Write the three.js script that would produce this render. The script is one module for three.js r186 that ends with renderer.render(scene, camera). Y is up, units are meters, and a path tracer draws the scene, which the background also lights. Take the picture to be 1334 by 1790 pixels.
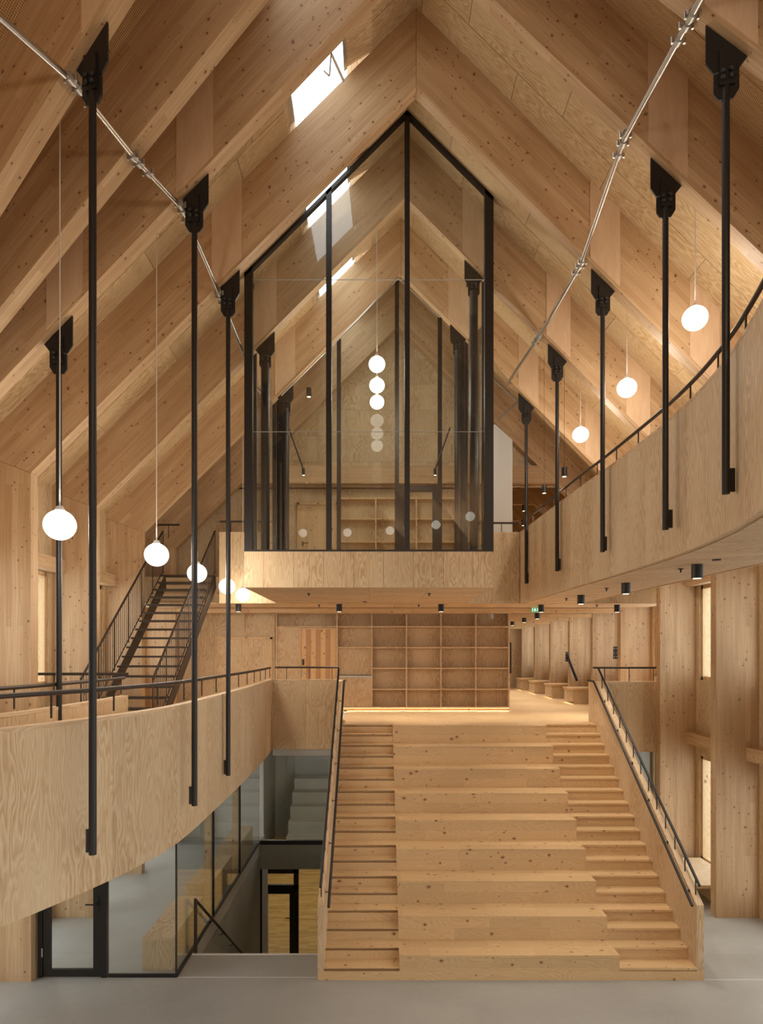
import * as THREE from 'three';
import { mergeGeometries } from 'three/addons/utils/BufferGeometryUtils.js';
import { RectAreaLightUniformsLib } from 'three/addons/lights/RectAreaLightUniformsLib.js';

// ------------------------------------------------------------------ camera, sky, exposure
const scene = new THREE.Scene();
const EYE = 4.63, FOCAL = 1220, PX = 660, PY = 1140;            // eye height, focal length and principal point in pixels of the 1334 x 1790 frame
const camera = new THREE.PerspectiveCamera(2 * Math.atan(895 / FOCAL) * 180 / Math.PI, 1334 / 1790, 0.05, 200);
camera.position.set(0, EYE, 0);
camera.lookAt(0, EYE, -10);
camera.setViewOffset(1334, 1790, 667 - PX, 895 - PY, 1334, 1790);
camera.updateProjectionMatrix();
scene.background = new THREE.Color(0.90, 0.97, 1.0);             // overcast sky
scene.backgroundIntensity = 11;
const renderer = new THREE.WebGLRenderer({ antialias: true });
renderer.toneMapping = THREE.LinearToneMapping;
renderer.toneMappingExposure = 0.32;
renderer.shadowMap.enabled = true;
RectAreaLightUniformsLib.init();
const GLOBE_CD = 16, SPOT_CD = 45, STRIP = 40, HALL = 90;
const WARM = new THREE.Color(1.0, 0.92, 0.80);

// ------------------------------------------------------------------ helpers
let seed = 20240613;
const rnd = () => { seed = (seed + 0x6d2b79f5) | 0; let t = Math.imul(seed ^ (seed >>> 15), 1 | seed); t = (t + Math.imul(t ^ (t >>> 7), 61 | t)) ^ t; return ((t ^ (t >>> 14)) >>> 0) / 4294967296; };
const V = (x, y, d) => new THREE.Vector3(x, y, -d);                // d = distance into the hall
const AX = { x: new THREE.Vector3(1, 0, 0), y: new THREE.Vector3(0, 1, 0), z: new THREE.Vector3(0, 0, 1) };
const lerp = (a, b, t) => a + (b - a) * t;
const taken = new Map();
function numbered(n) { const k = taken.get(n) ?? 0; taken.set(n, k + 1); return k ? n + '_' + String(k).padStart(3, '0') : n; }
function thing(name, label, category, group, kind) {
  const o = new THREE.Group(); o.name = numbered(name); scene.add(o);
  o.userData = { label, category }; if (group) o.userData.group = group; if (kind) o.userData.kind = kind;
  return o;
}
const structure = (name, label, category) => thing(name, label, category, null, 'structure');
function part(name, geo, mat, parent, label) {
  const m = new THREE.Mesh(Array.isArray(geo) ? mergeGeometries(geo) : geo, mat);
  m.name = parent === scene ? numbered(name) : name; m.castShadow = m.receiveShadow = true; parent.add(m);
  if (label) m.userData.label = label;
  return m;
}
function settle(g) {                                              // moves a group's origin to the middle of its base
  g.updateMatrixWorld(true);
  const b = new THREE.Box3().setFromObject(g); if (b.isEmpty()) return g;
  const c = new THREE.Vector3((b.min.x + b.max.x) / 2, b.min.y, (b.min.z + b.max.z) / 2);
  g.position.copy(c); for (const k of g.children) k.position.sub(c);
  return g;
}
function planarUV(geo, g, ou = rnd() * 7, ov = rnd() * 7) {       // u runs along the grain g, in metres
  if (geo.index) geo = geo.toNonIndexed();
  const p = geo.attributes.position, uv = new Float32Array(p.count * 2);
  const a = new THREE.Vector3(), b = new THREE.Vector3(), c = new THREE.Vector3(), n = new THREE.Vector3(), v = new THREE.Vector3(), u = new THREE.Vector3();
  for (let i = 0; i < p.count; i += 3) {
    a.fromBufferAttribute(p, i); b.fromBufferAttribute(p, i + 1); c.fromBufferAttribute(p, i + 2);
    n.copy(b).sub(a).cross(v.copy(c).sub(a)).normalize();
    u.copy(g).addScaledVector(n, -n.dot(g));
    if (u.length() < 0.2) { u.set(n.y, n.z, n.x).addScaledVector(n, -(n.x * n.y + n.y * n.z + n.z * n.x)); }
    u.normalize(); v.copy(n).cross(u); if (v.x + v.y * 1.1 + v.z * 1.2 < 0) v.negate();
    [a, b, c].forEach((q, k) => { uv[(i + k) * 2] = q.dot(u) + ou; uv[(i + k) * 2 + 1] = q.dot(v) + ov; });
  }
  geo.setAttribute('uv', new THREE.BufferAttribute(uv, 2));
  return geo;
}
function fromTris(list, g, keep) {
  const geo = new THREE.BufferGeometry(); geo.setAttribute('position', new THREE.BufferAttribute(new Float32Array(list.flatMap((q) => [q.x, q.y, q.z])), 3));
  geo.computeVertexNormals(); if (keep) { geo.setAttribute('uv', new THREE.BufferAttribute(new Float32Array(keep), 2)); return geo; }
  return planarUV(geo, g);
}
const sheet = (a) => fromTris([a[0], a[1], a[2], a[0], a[2], a[3]], AX.y);   // a single sheet of glass
function hexa(a, b, g) {                                          // a, b: two facing quads of four points
  const q = [];
  const quad = (p, r, s, t) => q.push(p, r, s, p, s, t);
  quad(a[0], a[1], a[2], a[3]); quad(b[3], b[2], b[1], b[0]);
  for (let i = 0; i < 4; i++) { const j = (i + 1) % 4; quad(a[j], a[i], b[i], b[j]); }
  const mid = [...a, ...b].reduce((s, p) => s.add(p), new THREE.Vector3()).multiplyScalar(1 / 8), n = new THREE.Vector3().crossVectors(q[1].clone().sub(q[0]), q[2].clone().sub(q[0]));
  if (n.dot(q[0].clone().sub(mid)) < 0) for (let i = 0; i < q.length; i += 3) { const t = q[i + 1]; q[i + 1] = q[i + 2]; q[i + 2] = t; }
  return fromTris(q, g);
}
const box = (x0, x1, y0, y1, d0, d1, g = 'x') => hexa([V(x0, y0, d0), V(x1, y0, d0), V(x1, y1, d0), V(x0, y1, d0)], [V(x0, y0, d1), V(x1, y0, d1), V(x1, y1, d1), V(x0, y1, d1)], AX[g] ?? g);
function prism(poly, map, off, g) {                               // poly: 2-D outline, map: to 3-D, off: thickness vector
  const c = poly.map((p) => new THREE.Vector2(p[0], p[1])); if (THREE.ShapeUtils.area(c) < 0) c.reverse();
  const f = THREE.ShapeUtils.triangulateShape(c, []), A = c.map((p) => map(p.x, p.y)), B = A.map((p) => p.clone().add(off)), q = [];
  const n = new THREE.Vector3().crossVectors(A[f[0][1]].clone().sub(A[f[0][0]]), A[f[0][2]].clone().sub(A[f[0][0]])), flip = n.dot(off) > 0;
  const tri = (x, y, z) => flip ? q.push(x, z, y) : q.push(x, y, z);
  for (const [i, j, k] of f) { tri(A[i], A[j], A[k]); tri(B[i], B[k], B[j]); }
  for (let i = 0; i < A.length; i++) { const j = (i + 1) % A.length; tri(A[j], A[i], B[i]); tri(A[j], B[i], B[j]); }
  return fromTris(q, g);
}
function clip(poly, a, b, c) {                                    // keeps a x + b y <= c
  const out = [];
  poly.forEach((p, i) => {
    const q = poly[(i + 1) % poly.length], s = a * p[0] + b * p[1] - c, t = a * q[0] + b * q[1] - c;
    if (s <= 0) out.push(p);
    if ((s < 0 && t > 0) || (s > 0 && t < 0)) out.push([p[0] + (q[0] - p[0]) * s / (s - t), p[1] + (q[1] - p[1]) * s / (s - t)]);
  });
  return out;
}
function bar(a, b, r, seg = 10, r2 = r) {
  const d = b.clone().sub(a), geo = new THREE.CylinderGeometry(r2, r, d.length(), seg, 1);
  geo.applyQuaternion(new THREE.Quaternion().setFromUnitVectors(AX.y, d.clone().normalize())); const m = a.clone().add(b).multiplyScalar(0.5);
  return geo.translate(m.x, m.y, m.z).toNonIndexed();
}
function beamBox(a, b, w, h, g) {                                 // a box from a to b, w across, h tall
  const d = b.clone().sub(a).normalize(), s = new THREE.Vector3().crossVectors(d, Math.abs(d.y) > 0.95 ? AX.x : AX.y).normalize(), t = new THREE.Vector3().crossVectors(s, d);
  const at = (p) => [[-1, -1], [1, -1], [1, 1], [-1, 1]].map(([i, j]) => p.clone().addScaledVector(s, i * w / 2).addScaledVector(t, j * h / 2));
  return hexa(at(a), at(b), g ?? d);
}
const tube = (pts, r, seg = 8, n) => new THREE.TubeGeometry(new THREE.CatmullRomCurve3(pts, false, 'centripetal'), n ?? pts.length * 3, r, seg).toNonIndexed();
function polyTube(pts, r, seg = 8) { const l = []; for (let i = 1; i < pts.length; i++) { l.push(bar(pts[i - 1], pts[i], r, seg)); if (i < pts.length - 1) { const s = new THREE.SphereGeometry(r, seg, 6); s.translate(pts[i].x, pts[i].y, pts[i].z); l.push(s.toNonIndexed()); } } return mergeGeometries(l); }

// ------------------------------------------------------------------ textures
function hash(x, y, s) { let h = Math.imul(x, 374761393) ^ Math.imul(y, 668265263) ^ Math.imul(s, 1442695041); h = Math.imul(h ^ (h >>> 13), 1274126177); return ((h ^ (h >>> 16)) >>> 0) / 4294967296; }
function noise(x, y, px, py, s) {                                 // periodic value noise
  const xi = Math.floor(x), yi = Math.floor(y), fx = x - xi, fy = y - yi, u = fx * fx * (3 - 2 * fx), v = fy * fy * (3 - 2 * fy);
  const a = ((xi % px) + px) % px, b = (a + 1) % px, c = ((yi % py) + py) % py, d = (c + 1) % py;
  return lerp(lerp(hash(a, c, s), hash(b, c, s), u), lerp(hash(a, d, s), hash(b, d, s), u), v);
}
function texture(w, h, mx, my, f) {                               // f(u, v in 0..1, x, y) -> sRGB 0..255 triple
  const data = new Uint8Array(w * h * 4);
  for (let y = 0; y < h; y++) for (let x = 0; x < w; x++) { const c = f(x / w, y / h, x, y), i = (y * w + x) * 4; for (let k = 0; k < 3; k++) data[i + k] = Math.max(0, Math.min(255, c[k])); data[i + 3] = 255; }
  const t = new THREE.DataTexture(data, w, h); t.colorSpace = THREE.SRGBColorSpace; t.wrapS = t.wrapT = THREE.RepeatWrapping; t.magFilter = THREE.LinearFilter; t.minFilter = THREE.LinearMipmapLinearFilter; t.generateMipmaps = true;
  t.repeat.set(1 / mx, 1 / my); t.needsUpdate = true; return t;
}
const mix3 = (a, b, t) => [lerp(a[0], b[0], t), lerp(a[1], b[1], t), lerp(a[2], b[2], t)];
function knots(w, h, mx, my, n, r0, r1, s) {                      // darkening by knots, periodic
  const m = new Float32Array(w * h);
  for (let k = 0; k < n; k++) {
    const cx = hash(k, 1, s) * w, cy = hash(k, 2, s) * h, r = lerp(r0, r1, hash(k, 3, s) ** 2), rx = r * lerp(1, 1.6, hash(k, 4, s)) / mx * w, ry = r / my * h, X = Math.ceil(rx * 3), Y = Math.ceil(ry * 3);
    for (let y = -Y; y <= Y; y++) for (let x = -X; x <= X; x++) {
      const q = Math.hypot(x / rx, y / ry), a = q < 0.8 ? 1 : q < 1.2 ? (1.2 - q) / 0.4 * 0.75 + 0.25 : Math.max(0, 0.25 * (1 - (q - 1.2) / 1.6));
      const i = ((Math.round(cy + y) % h + h) % h) * w + ((Math.round(cx + x) % w + w) % w); m[i] = Math.max(m[i], a);
    }
  }
  return m;
}
// glulam and cross-laminated spruce: narrow lamellae, fine grain, small dark knots
const kG = knots(2048, 1024, 4, 2, 190, 0.0035, 0.010, 11);
const tGlulam = texture(2048, 1024, 4, 2, (u, v, x, y) => {
  const lam = Math.floor(v * 24), off = hash(lam, 3, 5), seg = Math.floor((u + off) * 2) % 2, tone = hash(lam, seg, 7);
  const g = noise(u * 10, v * 420, 10, 420, 1) * 0.6 + noise(u * 24, v * 900, 24, 900, 2) * 0.4, big = noise(u * 6, v * 12, 6, 12, 3);
  let c = mix3([174, 139, 101], [206, 175, 138], 0.5 + (tone - 0.5) * 0.5 + (g - 0.5) * 1.1 + (big - 0.5) * 0.35);
  return mix3(c, [88, 52, 26], kG[y * 2048 + x] * 0.82);
});
// rotary-cut softwood plywood: flame figure stretched along the grain
const tPly = texture(1024, 1024, 2.4, 2.4, (u, v) => {
  const w = noise(u * 2, v * 12, 2, 12, 21) * 1.0 + noise(u * 5, v * 30, 5, 30, 22) * 0.4 + noise(u * 10, v * 70, 10, 70, 23) * 0.14 + noise(u * 40, v * 120, 40, 120, 26) * 0.03;
  const zone = noise(u * 3, v * 5, 3, 5, 24), k = w * 9, r = k - Math.floor(k), line = r < 0.7 ? r / 0.7 * 0.75 : (1 - r) / 0.3 * 0.75;
  const fine = noise(u * 30, v * 400, 30, 400, 25);
  const a = line * lerp(0.25, 0.95, Math.min(1, Math.max(0, (zone - 0.3) * 2.2))) + (fine - 0.5) * 0.25;
  return mix3([211, 187, 153], [174, 137, 97], a);
});
// pine boards: wide growth lines and brown knots
const kP = knots(2048, 512, 4, 1, 40, 0.005, 0.017, 31);
const tPine = texture(2048, 512, 4, 1, (u, v, x, y) => {
  const w = noise(u * 4, v * 7, 4, 7, 41) * 1.6 + noise(u * 10, v * 20, 10, 20, 42) * 0.3, k = w * 9, r = k - Math.floor(k), line = r < 0.75 ? r / 0.75 : (1 - r) / 0.25;
  const fine = noise(u * 20, v * 300, 20, 300, 43);
  return mix3(mix3([216, 184, 140], [194, 154, 108], line * 0.45 + (fine - 0.5) * 0.35), [104, 60, 30], kP[y * 2048 + x] * 0.85);
});
const tBirch = texture(512, 512, 1.6, 1.6, (u, v) => mix3([219, 189, 156], [206, 172, 137], noise(u * 6, v * 30, 6, 30, 51) * 0.6 + noise(u * 14, v * 160, 14, 160, 52) * 0.5));
const tConcrete = texture(1024, 1024, 6, 6, (u, v) => {
  const n = noise(u * 5, v * 5, 5, 5, 61) * 0.5 + noise(u * 13, v * 13, 13, 13, 62) * 0.3 + noise(u * 60, v * 60, 60, 60, 63) * 0.12 + noise(u * 300, v * 300, 300, 300, 64) * 0.12;
  return mix3([150, 147, 141], [178, 175, 168], n);
});
const tParquet = texture(1024, 1024, 2, 2, (u, v) => {
  const row = Math.floor(v * 24), o = hash(row, 1, 71), s = Math.floor((u + o) * 4) % 4, g = noise(u * 20, v * 300, 20, 300, 72), e = (v * 24) % 1 < 0.05 ? 0.35 : 0;
  return mix3([212, 174, 104], [166, 124, 62], hash(row, s, 73) * 0.7 + g * 0.3 + e);
});
const tPerf = texture(512, 512, 0.32, 0.32, (u, v) => {             // perforated acoustic veneer
  const a = (u * 16) % 1 - 0.5, b = (v * 16) % 1 - 0.5, n = noise(u * 3, v * 40, 3, 40, 81);
  return Math.hypot(a, b) < 0.27 ? [104, 74, 46] : mix3([208, 172, 122], [184, 142, 94], n);
});
const std = (o) => new THREE.MeshStandardMaterial(o);
const tint = (r, g, b) => new THREE.Color().setRGB(r, g, b);
const M = {
  glulam: [1, 0.95, 1.04].map((k) => std({ map: tGlulam, color: tint(k, k * 0.985, k * 0.96), roughness: 0.62 })),
  ply: [1, 0.94, 1.05].map((k) => std({ map: tPly, color: tint(k, k * 0.99, k * 0.965), roughness: 0.6 })),
  plyPale: [1, 0.97].map((k) => std({ map: tPly, color: tint(k * 1.06, k * 1.04, k * 1.03), roughness: 0.65 })),
  plyDeck: [1, 0.93, 1.07].map((k) => std({ map: tPly, color: tint(k * 0.95, k * 0.93, k * 0.84), roughness: 0.7 })),
  pine: [1, 0.93, 1.05, 0.98].map((k) => std({ map: tPine, color: tint(k, k * 0.985, k * 0.95), roughness: 0.5 })),
  stripe: [[1.12, 1.04, 0.94], [0.78, 0.62, 0.5]].map((c) => std({ map: tPine, color: tint(...c), roughness: 0.5 })),
  birch: std({ map: tBirch, roughness: 0.6 }),
  perf: std({ map: tPerf, roughness: 0.75 }),
  concrete: std({ map: tConcrete, roughness: 0.42 }),
  wallConcrete: std({ map: tConcrete, color: tint(0.82, 0.8, 0.72), roughness: 0.8 }),
  parquet: std({ map: tParquet, roughness: 0.4 }),
  black: std({ color: tint(0.022, 0.019, 0.017), roughness: 0.42, metalness: 0.3 }),
  brownSteel: std({ color: tint(0.05, 0.034, 0.024), roughness: 0.5, metalness: 0.3 }),
  steel: std({ color: tint(0.62, 0.6, 0.57), roughness: 0.3, metalness: 1 }),
  steelDull: std({ color: tint(0.5, 0.49, 0.46), roughness: 0.45, metalness: 0.9 }),
  white: std({ color: tint(0.72, 0.7, 0.66), roughness: 0.7 }),
  grey: std({ color: tint(0.42, 0.41, 0.38), roughness: 0.7 }),
  glass: new THREE.MeshPhysicalMaterial({ color: tint(0.965, 0.98, 0.975), transmission: 1, thickness: 0, roughness: 0, ior: 1.5, metalness: 0 }),
  globe: std({ color: tint(0.9, 0.88, 0.82), emissive: tint(1, 0.93, 0.8), emissiveIntensity: 9, roughness: 0.35 }),
  lens: std({ color: tint(0.9, 0.85, 0.75), emissive: tint(1, 0.86, 0.62), emissiveIntensity: 8, roughness: 0.4 }),
  led: std({ color: tint(0.9, 0.85, 0.75), emissive: tint(1, 0.78, 0.45), emissiveIntensity: 5, roughness: 0.4 }),
  cord: std({ color: tint(0.7, 0.66, 0.6), roughness: 0.6 }),
  signGreen: std({ color: tint(0.02, 0.3, 0.14), emissive: tint(0.02, 0.55, 0.25), emissiveIntensity: 1.6, roughness: 0.4 }),
  signWhite: std({ color: tint(0.8, 0.8, 0.8), emissive: tint(1, 1, 1), emissiveIntensity: 2.2, roughness: 0.4 }),
};
const pick = (a) => a[Math.floor(rnd() * a.length)];

// ------------------------------------------------------------------ the row of timber frames
const SLOPE = 1.0, BOTTOM = EYE + 7.93, TOP = EYE + 9.06, HALF = 5.41, OUT = 6.2, TH = 0.2;
const rad = (a) => a * Math.PI / 180;
const frames = [[-3.9, -2.2, 30], [-2.4, 0.4, 30], [-0.9, 2.9, 30], [0.03, 5.02, 20.0], [0.356, 6.414, 11.0], [0.544, 7.725, 2.8], [0.544, 9.80, 0], [0.49, 12.16, 0], [0.49, 14.56, 0], [0.5, 16.96, 0], [0.56, 19.36, 0], [0.58, 21.76, 0], [0.58, 24.16, 0], [0.58, 26.56, 0], [0.58, 28.96, 0]]
  .map(([x, d, a]) => ({ x, d, c: Math.cos(rad(a)), s: Math.sin(rad(a)) }));
const N_NEAR = 3, A = 6, LAST = frames.length - 1;                // frames[A] stands in front of the glazed bay
// a point of frame f: u to the right of the ridge, y up, t into the thickness
const F = (f, u, y, t = 0) => V(f.x + u * f.c + t * f.s, y, f.d - u * f.s + t * f.c);
const roofY = (u) => TOP - SLOPE * Math.abs(u), beamY = (u) => BOTTOM - SLOPE * Math.abs(u);
const uAtPixel = (f, px, t = TH / 2) => { const k = (px - PX) / FOCAL; return (k * (f.d + t * f.c) - f.x - t * f.s) / (f.c + k * f.s); };
const frameWords = ['glulam roof frame beyond the globes, farthest towards the entrance end', 'glulam roof frame over the entrance end of the hall', 'glulam roof frame next to the turned frames at the entrance end', 'strongly turned glulam roof frame carrying the longest hanger over the walkway', 'turned glulam roof frame crossed by the steel pipe, without hanger on the walkway side', 'slightly turned glulam roof frame below the skylight, with hangers on both walkways', 'glulam roof frame with knotty spruce faces directly in front of the glazed bay', 'glulam roof frame inside the glazed bay, first behind the glass', 'glulam roof frame inside the glazed bay, second behind the glass', 'glulam roof frame with collar beam in front of the plywood gable', 'first glulam frame of the window corridor behind the bookcase', 'second glulam frame of the window corridor behind the bookcase', 'third glulam frame of the window corridor behind the bookcase', 'fourth glulam frame of the window corridor behind the bookcase', 'last glulam frame at the end of the window corridor'];
frames.forEach((f, i) => {
  const g = thing('timber_frame', frameWords[i], 'timber frame', 'glulam frames of the hall'), off = F(f, 0, 0, TH).sub(F(f, 0, 0)), m = M.glulam[i % 3];
  for (const s of [-1, 1]) {
    const dir = F(f, s, -SLOPE).sub(F(f, 0, 0)).normalize(), map = (a, b) => F(f, s * a, b);
    part('rafter', prism([[0.002, BOTTOM], [0.002, TOP], [OUT, roofY(OUT)], [OUT, roofY(OUT) - 0.05], [HALF, beamY(HALF)]], map, off, dir), m, g);
    part('post', prism([[HALF, beamY(HALF) - 0.004], [OUT, roofY(OUT) - 0.054], [OUT, 0], [HALF, 0]], map, off, AX.y), m, g);
  }
  if (i >= 9) {
    const du = (9.17 - 8.74) / SLOPE;
    const w = (y) => (BOTTOM - y) / SLOPE;
    part('collar_beam', prism([[-w(8.74) - 0.4, 8.74], [w(8.74) + 0.4, 8.74], [w(9.17) + 0.4, 9.17], [-w(9.17) - 0.4, 9.17]], (a, b) => F(f, a, b, 0.02), off.clone().multiplyScalar(0.8), AX.x), m, g);
    part('floor_beam', prism([[-HALF, 5.595], [HALF, 5.595], [HALF, 5.7], [-HALF, 5.7]], (a, b) => F(f, a, b, 0.02), off.clone().multiplyScalar(0.8), AX.x), M.pine[0], g);
  }
  // pale plywood plates over the joints at the hangers
  const plates = { 3: [[-2.5]], 5: [[-2.6], [-4.1], [2.62]], 4: [[2.68]], 6: [[-2.66], [2.65], [4.05]], 7: [[-2.46], [1.2], [2.66], [4.05]], 8: [[-2.42], [1.2], [2.66], [4.05]] }[i] ?? [];
  for (const [u] of plates) {
    const w = 0.21;
    part('gusset_plate', prism([[u - w, beamY(u - w) + 0.05], [u + w, beamY(u + w) + 0.05], [u + w, roofY(u + w)], [u - w, roofY(u - w)]], (a, b) => F(f, a, b, -0.014), off.clone().setLength(0.013), AX.y), M.birch, g, 'pale birch plywood plate');
  }
});

// ------------------------------------------------------------------ ceiling: a deck of plywood panels per bay, skylights on the left slope
const SKY0 = 0.62, SKY1 = 1.80;
for (let i = 0; i < LAST; i++) {
  const f = frames[i], g = frames[i + 1];
  const bay = structure('ceiling', 'sloping plywood ceiling panels between two glulam frames', 'ceiling');
  const P = (s, u, w, up = 0) => { const a = F(f, s * u, roofY(u), TH - 0.01), b = F(g, s * u, roofY(u), 0.01); return a.lerp(b, w).add(new THREE.Vector3(0, up, 0)); };
  const Q = (s, u, w, up = 0) => { const a = F(f, s * u, roofY(u), TH / 2), b = F(g, s * u, roofY(u), TH / 2); return a.lerp(b, w).add(new THREE.Vector3(0, up, 0)); };
  const fine = i >= 2 && i <= 9, sky = i <= 8, U1 = OUT + 0.35;
  for (const s of [-1, 1]) {
    const dir = P(s, 1, 0.5).sub(P(s, 0, 0.5)).normalize(), open = sky && s < 0;
    const slab = (u0, u1, lo, hi) => hexa([Q(s, u0, 0, lo), Q(s, u1, 0, lo), Q(s, u1, 1, lo), Q(s, u0, 1, lo)], [Q(s, u0, 0, hi), Q(s, u1, 0, hi), Q(s, u1, 1, hi), Q(s, u0, 1, hi)], dir);
    for (const [a, b] of open ? [[0, SKY0], [SKY1, U1]] : [[0, U1]]) part('roof_deck', slab(a, b, 0.03, 0.5), M.plyPale[0], bay);
    const rows = i <= 4 ? 3 : 4, len = 1.25, m = i <= 4 ? [M.perf] : M.plyDeck;
    if (!fine) { part('ceiling_panel', slab(0, U1, 0, 0.03), m[0], bay); continue; }
    for (let r = 0; r < rows; r++) {
      let u = -rnd() * len;
      while (u < U1) {
        for (const [lo, hi] of open ? [[0, SKY0], [SKY1, U1]] : [[0, U1]]) {
          const a = Math.max(u, lo) + (u < lo ? 0 : 0.003), b = Math.min(u + len, hi) - (u + len > hi ? 0 : 0.003), e = 0.0025, w0 = r / rows + e, w1 = (r + 1) / rows - e;
          if (b - a > 0.02) part('ceiling_panel', hexa([P(s, a, w0), P(s, b, w0), P(s, b, w1), P(s, a, w1)], [P(s, a, w0, 0.03), P(s, b, w0, 0.03), P(s, b, w1, 0.03), P(s, a, w1, 0.03)], dir), pick(m), bay);
        }
        u += len;
      }
    }
  }
  if (sky) {
    const win = structure('window_' + (i + 2), 'long skylight with pale reveals in the left roof slope', 'skylight');
    const c = (u, w, up) => P(-1, u, w, up), LIFT = 0.14, A0 = SKY0 + 0.36, A1 = SKY1 - 0.06;
    const fr = (u0, u1) => hexa([c(u0, 0, LIFT - 0.03), c(u1, 0, LIFT - 0.03), c(u1, 1, LIFT - 0.03), c(u0, 1, LIFT - 0.03)], [c(u0, 0, LIFT + 0.03), c(u1, 0, LIFT + 0.03), c(u1, 1, LIFT + 0.03), c(u0, 1, LIFT + 0.03)], AX.x);
    part('pane', sheet([c(A0, 0, LIFT), c(A1, 0, LIFT), c(A1, 1, LIFT), c(A0, 1, LIFT)]), M.glass, win);
    part('frame', fr(A0 - 0.01, A0 + 0.035), M.steelDull, win, 'grey metal frame'); part('frame', fr(A1 - 0.035, A1 + 0.01), M.steelDull, win, 'grey metal frame');
    for (const [u0, u1] of [[SKY0, A0], [SKY1, A1]]) part('reveal', hexa([c(u0, 0, -0.001), c(u1, 0, LIFT), c(u1, 1, LIFT), c(u0, 1, -0.001)], [c(u0, 0, 0.3), c(u1, 0, LIFT + 0.3), c(u1, 1, LIFT + 0.3), c(u0, 1, 0.3)], AX.y), M.plyPale[1], win, 'splayed pale plywood reveal');
    part('upstand', prism([[A0, roofY(A0)], [A1, roofY(A1)], [A1, roofY(A1) + LIFT], [A0, roofY(A0) + LIFT]], (a, b) => F(f, -a, b, TH - 0.03), F(f, 0, 0, 0.03).sub(F(f, 0, 0)), AX.y), M.plyPale[0], win);
  }
}
{ // bent steel opening rod inside the first skylight
  const h = thing('skylight_opener', 'bent chrome tube of the skylight opener against the sky', 'opener'), b = V(-0.62, EYE + 1050 * 9.2 / FOCAL - 0.01, 9.2);
  part('tube', polyTube([b.clone().add(new THREE.Vector3(0.16, -0.1, -0.35)), b, b.clone().add(new THREE.Vector3(-0.02, -0.3, 0)), b.clone().add(new THREE.Vector3(-0.08, -0.24, 0))], 0.018), M.steel, h);
  settle(h);
}

// ------------------------------------------------------------------ outer walls with tall windows, bay by bay
let windowNumber = 20;
for (const s of [-1, 1]) {
  const w = structure(s < 0 ? 'wall_left' : 'wall_right', s < 0 ? 'outer timber wall with tall windows on the steel stair side' : 'outer timber wall with tall windows beside the wide stair', 'wall');
  for (let i = 0; i < LAST; i++) {
    const f = frames[i], g = frames[i + 1], u0 = 6.16, u1 = 6.4;
    const P = (u, t, y) => F(f, s * u, y, TH / 2).lerp(F(g, s * u, y, TH / 2), t);
    const piece = (a, b, y0, y1) => hexa([P(u0, a, y0), P(u0, b, y0), P(u0, b, y1), P(u0, a, y1)], [P(u1, a, y0), P(u1, b, y0), P(u1, b, y1), P(u1, a, y1)], AX.y);
    const a = 0.1, b = 0.9, top = 7.6, sill = s < 0 ? 0.08 : 0.35;
    const rows = [[sill, 2.5], [4.06, 6.0]];
    part('wall_panel', piece(0, a, 0, top), M.ply[0], w); part('wall_panel', piece(b, 1, 0, top), M.ply[0], w);
    part('sill_panel', piece(a, b, 0, sill), M.ply[1], w); part('spandrel_panel', piece(a, b, 2.5, 4.06), M.ply[1], w); part('head_panel', piece(a, b, 6.0, top), M.ply[1], w);
    for (const [y0, y1] of rows) {
      const win = structure('window_' + (windowNumber++), s < 0 ? 'tall timber framed window in the wall on the steel stair side' : 'tall timber framed window in the wall beside the wide stair', 'window');
      const fb = (p, q, r, t) => hexa([P(6.2, p, r), P(6.2, q, r), P(6.2, q, t), P(6.2, p, t)], [P(6.3, p, r), P(6.3, q, r), P(6.3, q, t), P(6.3, p, t)], AX.y);
      part('window_frame', [fb(a, a + 0.03, y0, y1), fb(b - 0.03, b, y0, y1), fb(a, b, y0, y0 + 0.07), fb(a, b, y1 - 0.07, y1), fb(0.48, 0.52, y0, y1)], M.pine[1], win);
      part('pane', sheet([P(6.24, a, y0), P(6.24, b, y0), P(6.24, b, y1), P(6.24, a, y1)]), M.glass, win);
    }
  }
}
// transoms between the posts
[[1, 6, 2.74], [1, 7, 2.74], [1, 7, 6.0], [-1, 6, 6.0], [-1, 7, 6.0]].forEach(([s, i, y], k) => {
  const f = frames[i], g = frames[i + 1], words = ['short timber rail between the large posts at the stair foot', 'short low timber rail between the posts behind the stair railing', 'short timber rail between posts under the curved walkway', 'short timber rail between posts beside the first globe', 'short timber rail between posts beside the steel stair'];
  const P = (u, t, yy) => F(f, s * u, yy, TH).lerp(F(g, s * u, yy, 0), t);
  const t = thing('transom', words[k], 'timber rail');
  part('rail', hexa([P(5.93, 0, y), P(5.93, 1, y), P(5.93, 1, y + 0.23), P(5.93, 0, y + 0.23)], [P(6.12, 0, y), P(6.12, 1, y), P(6.12, 1, y + 0.23), P(6.12, 0, y + 0.23)], AX.z), M.glulam[2], t); settle(t);
});
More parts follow.
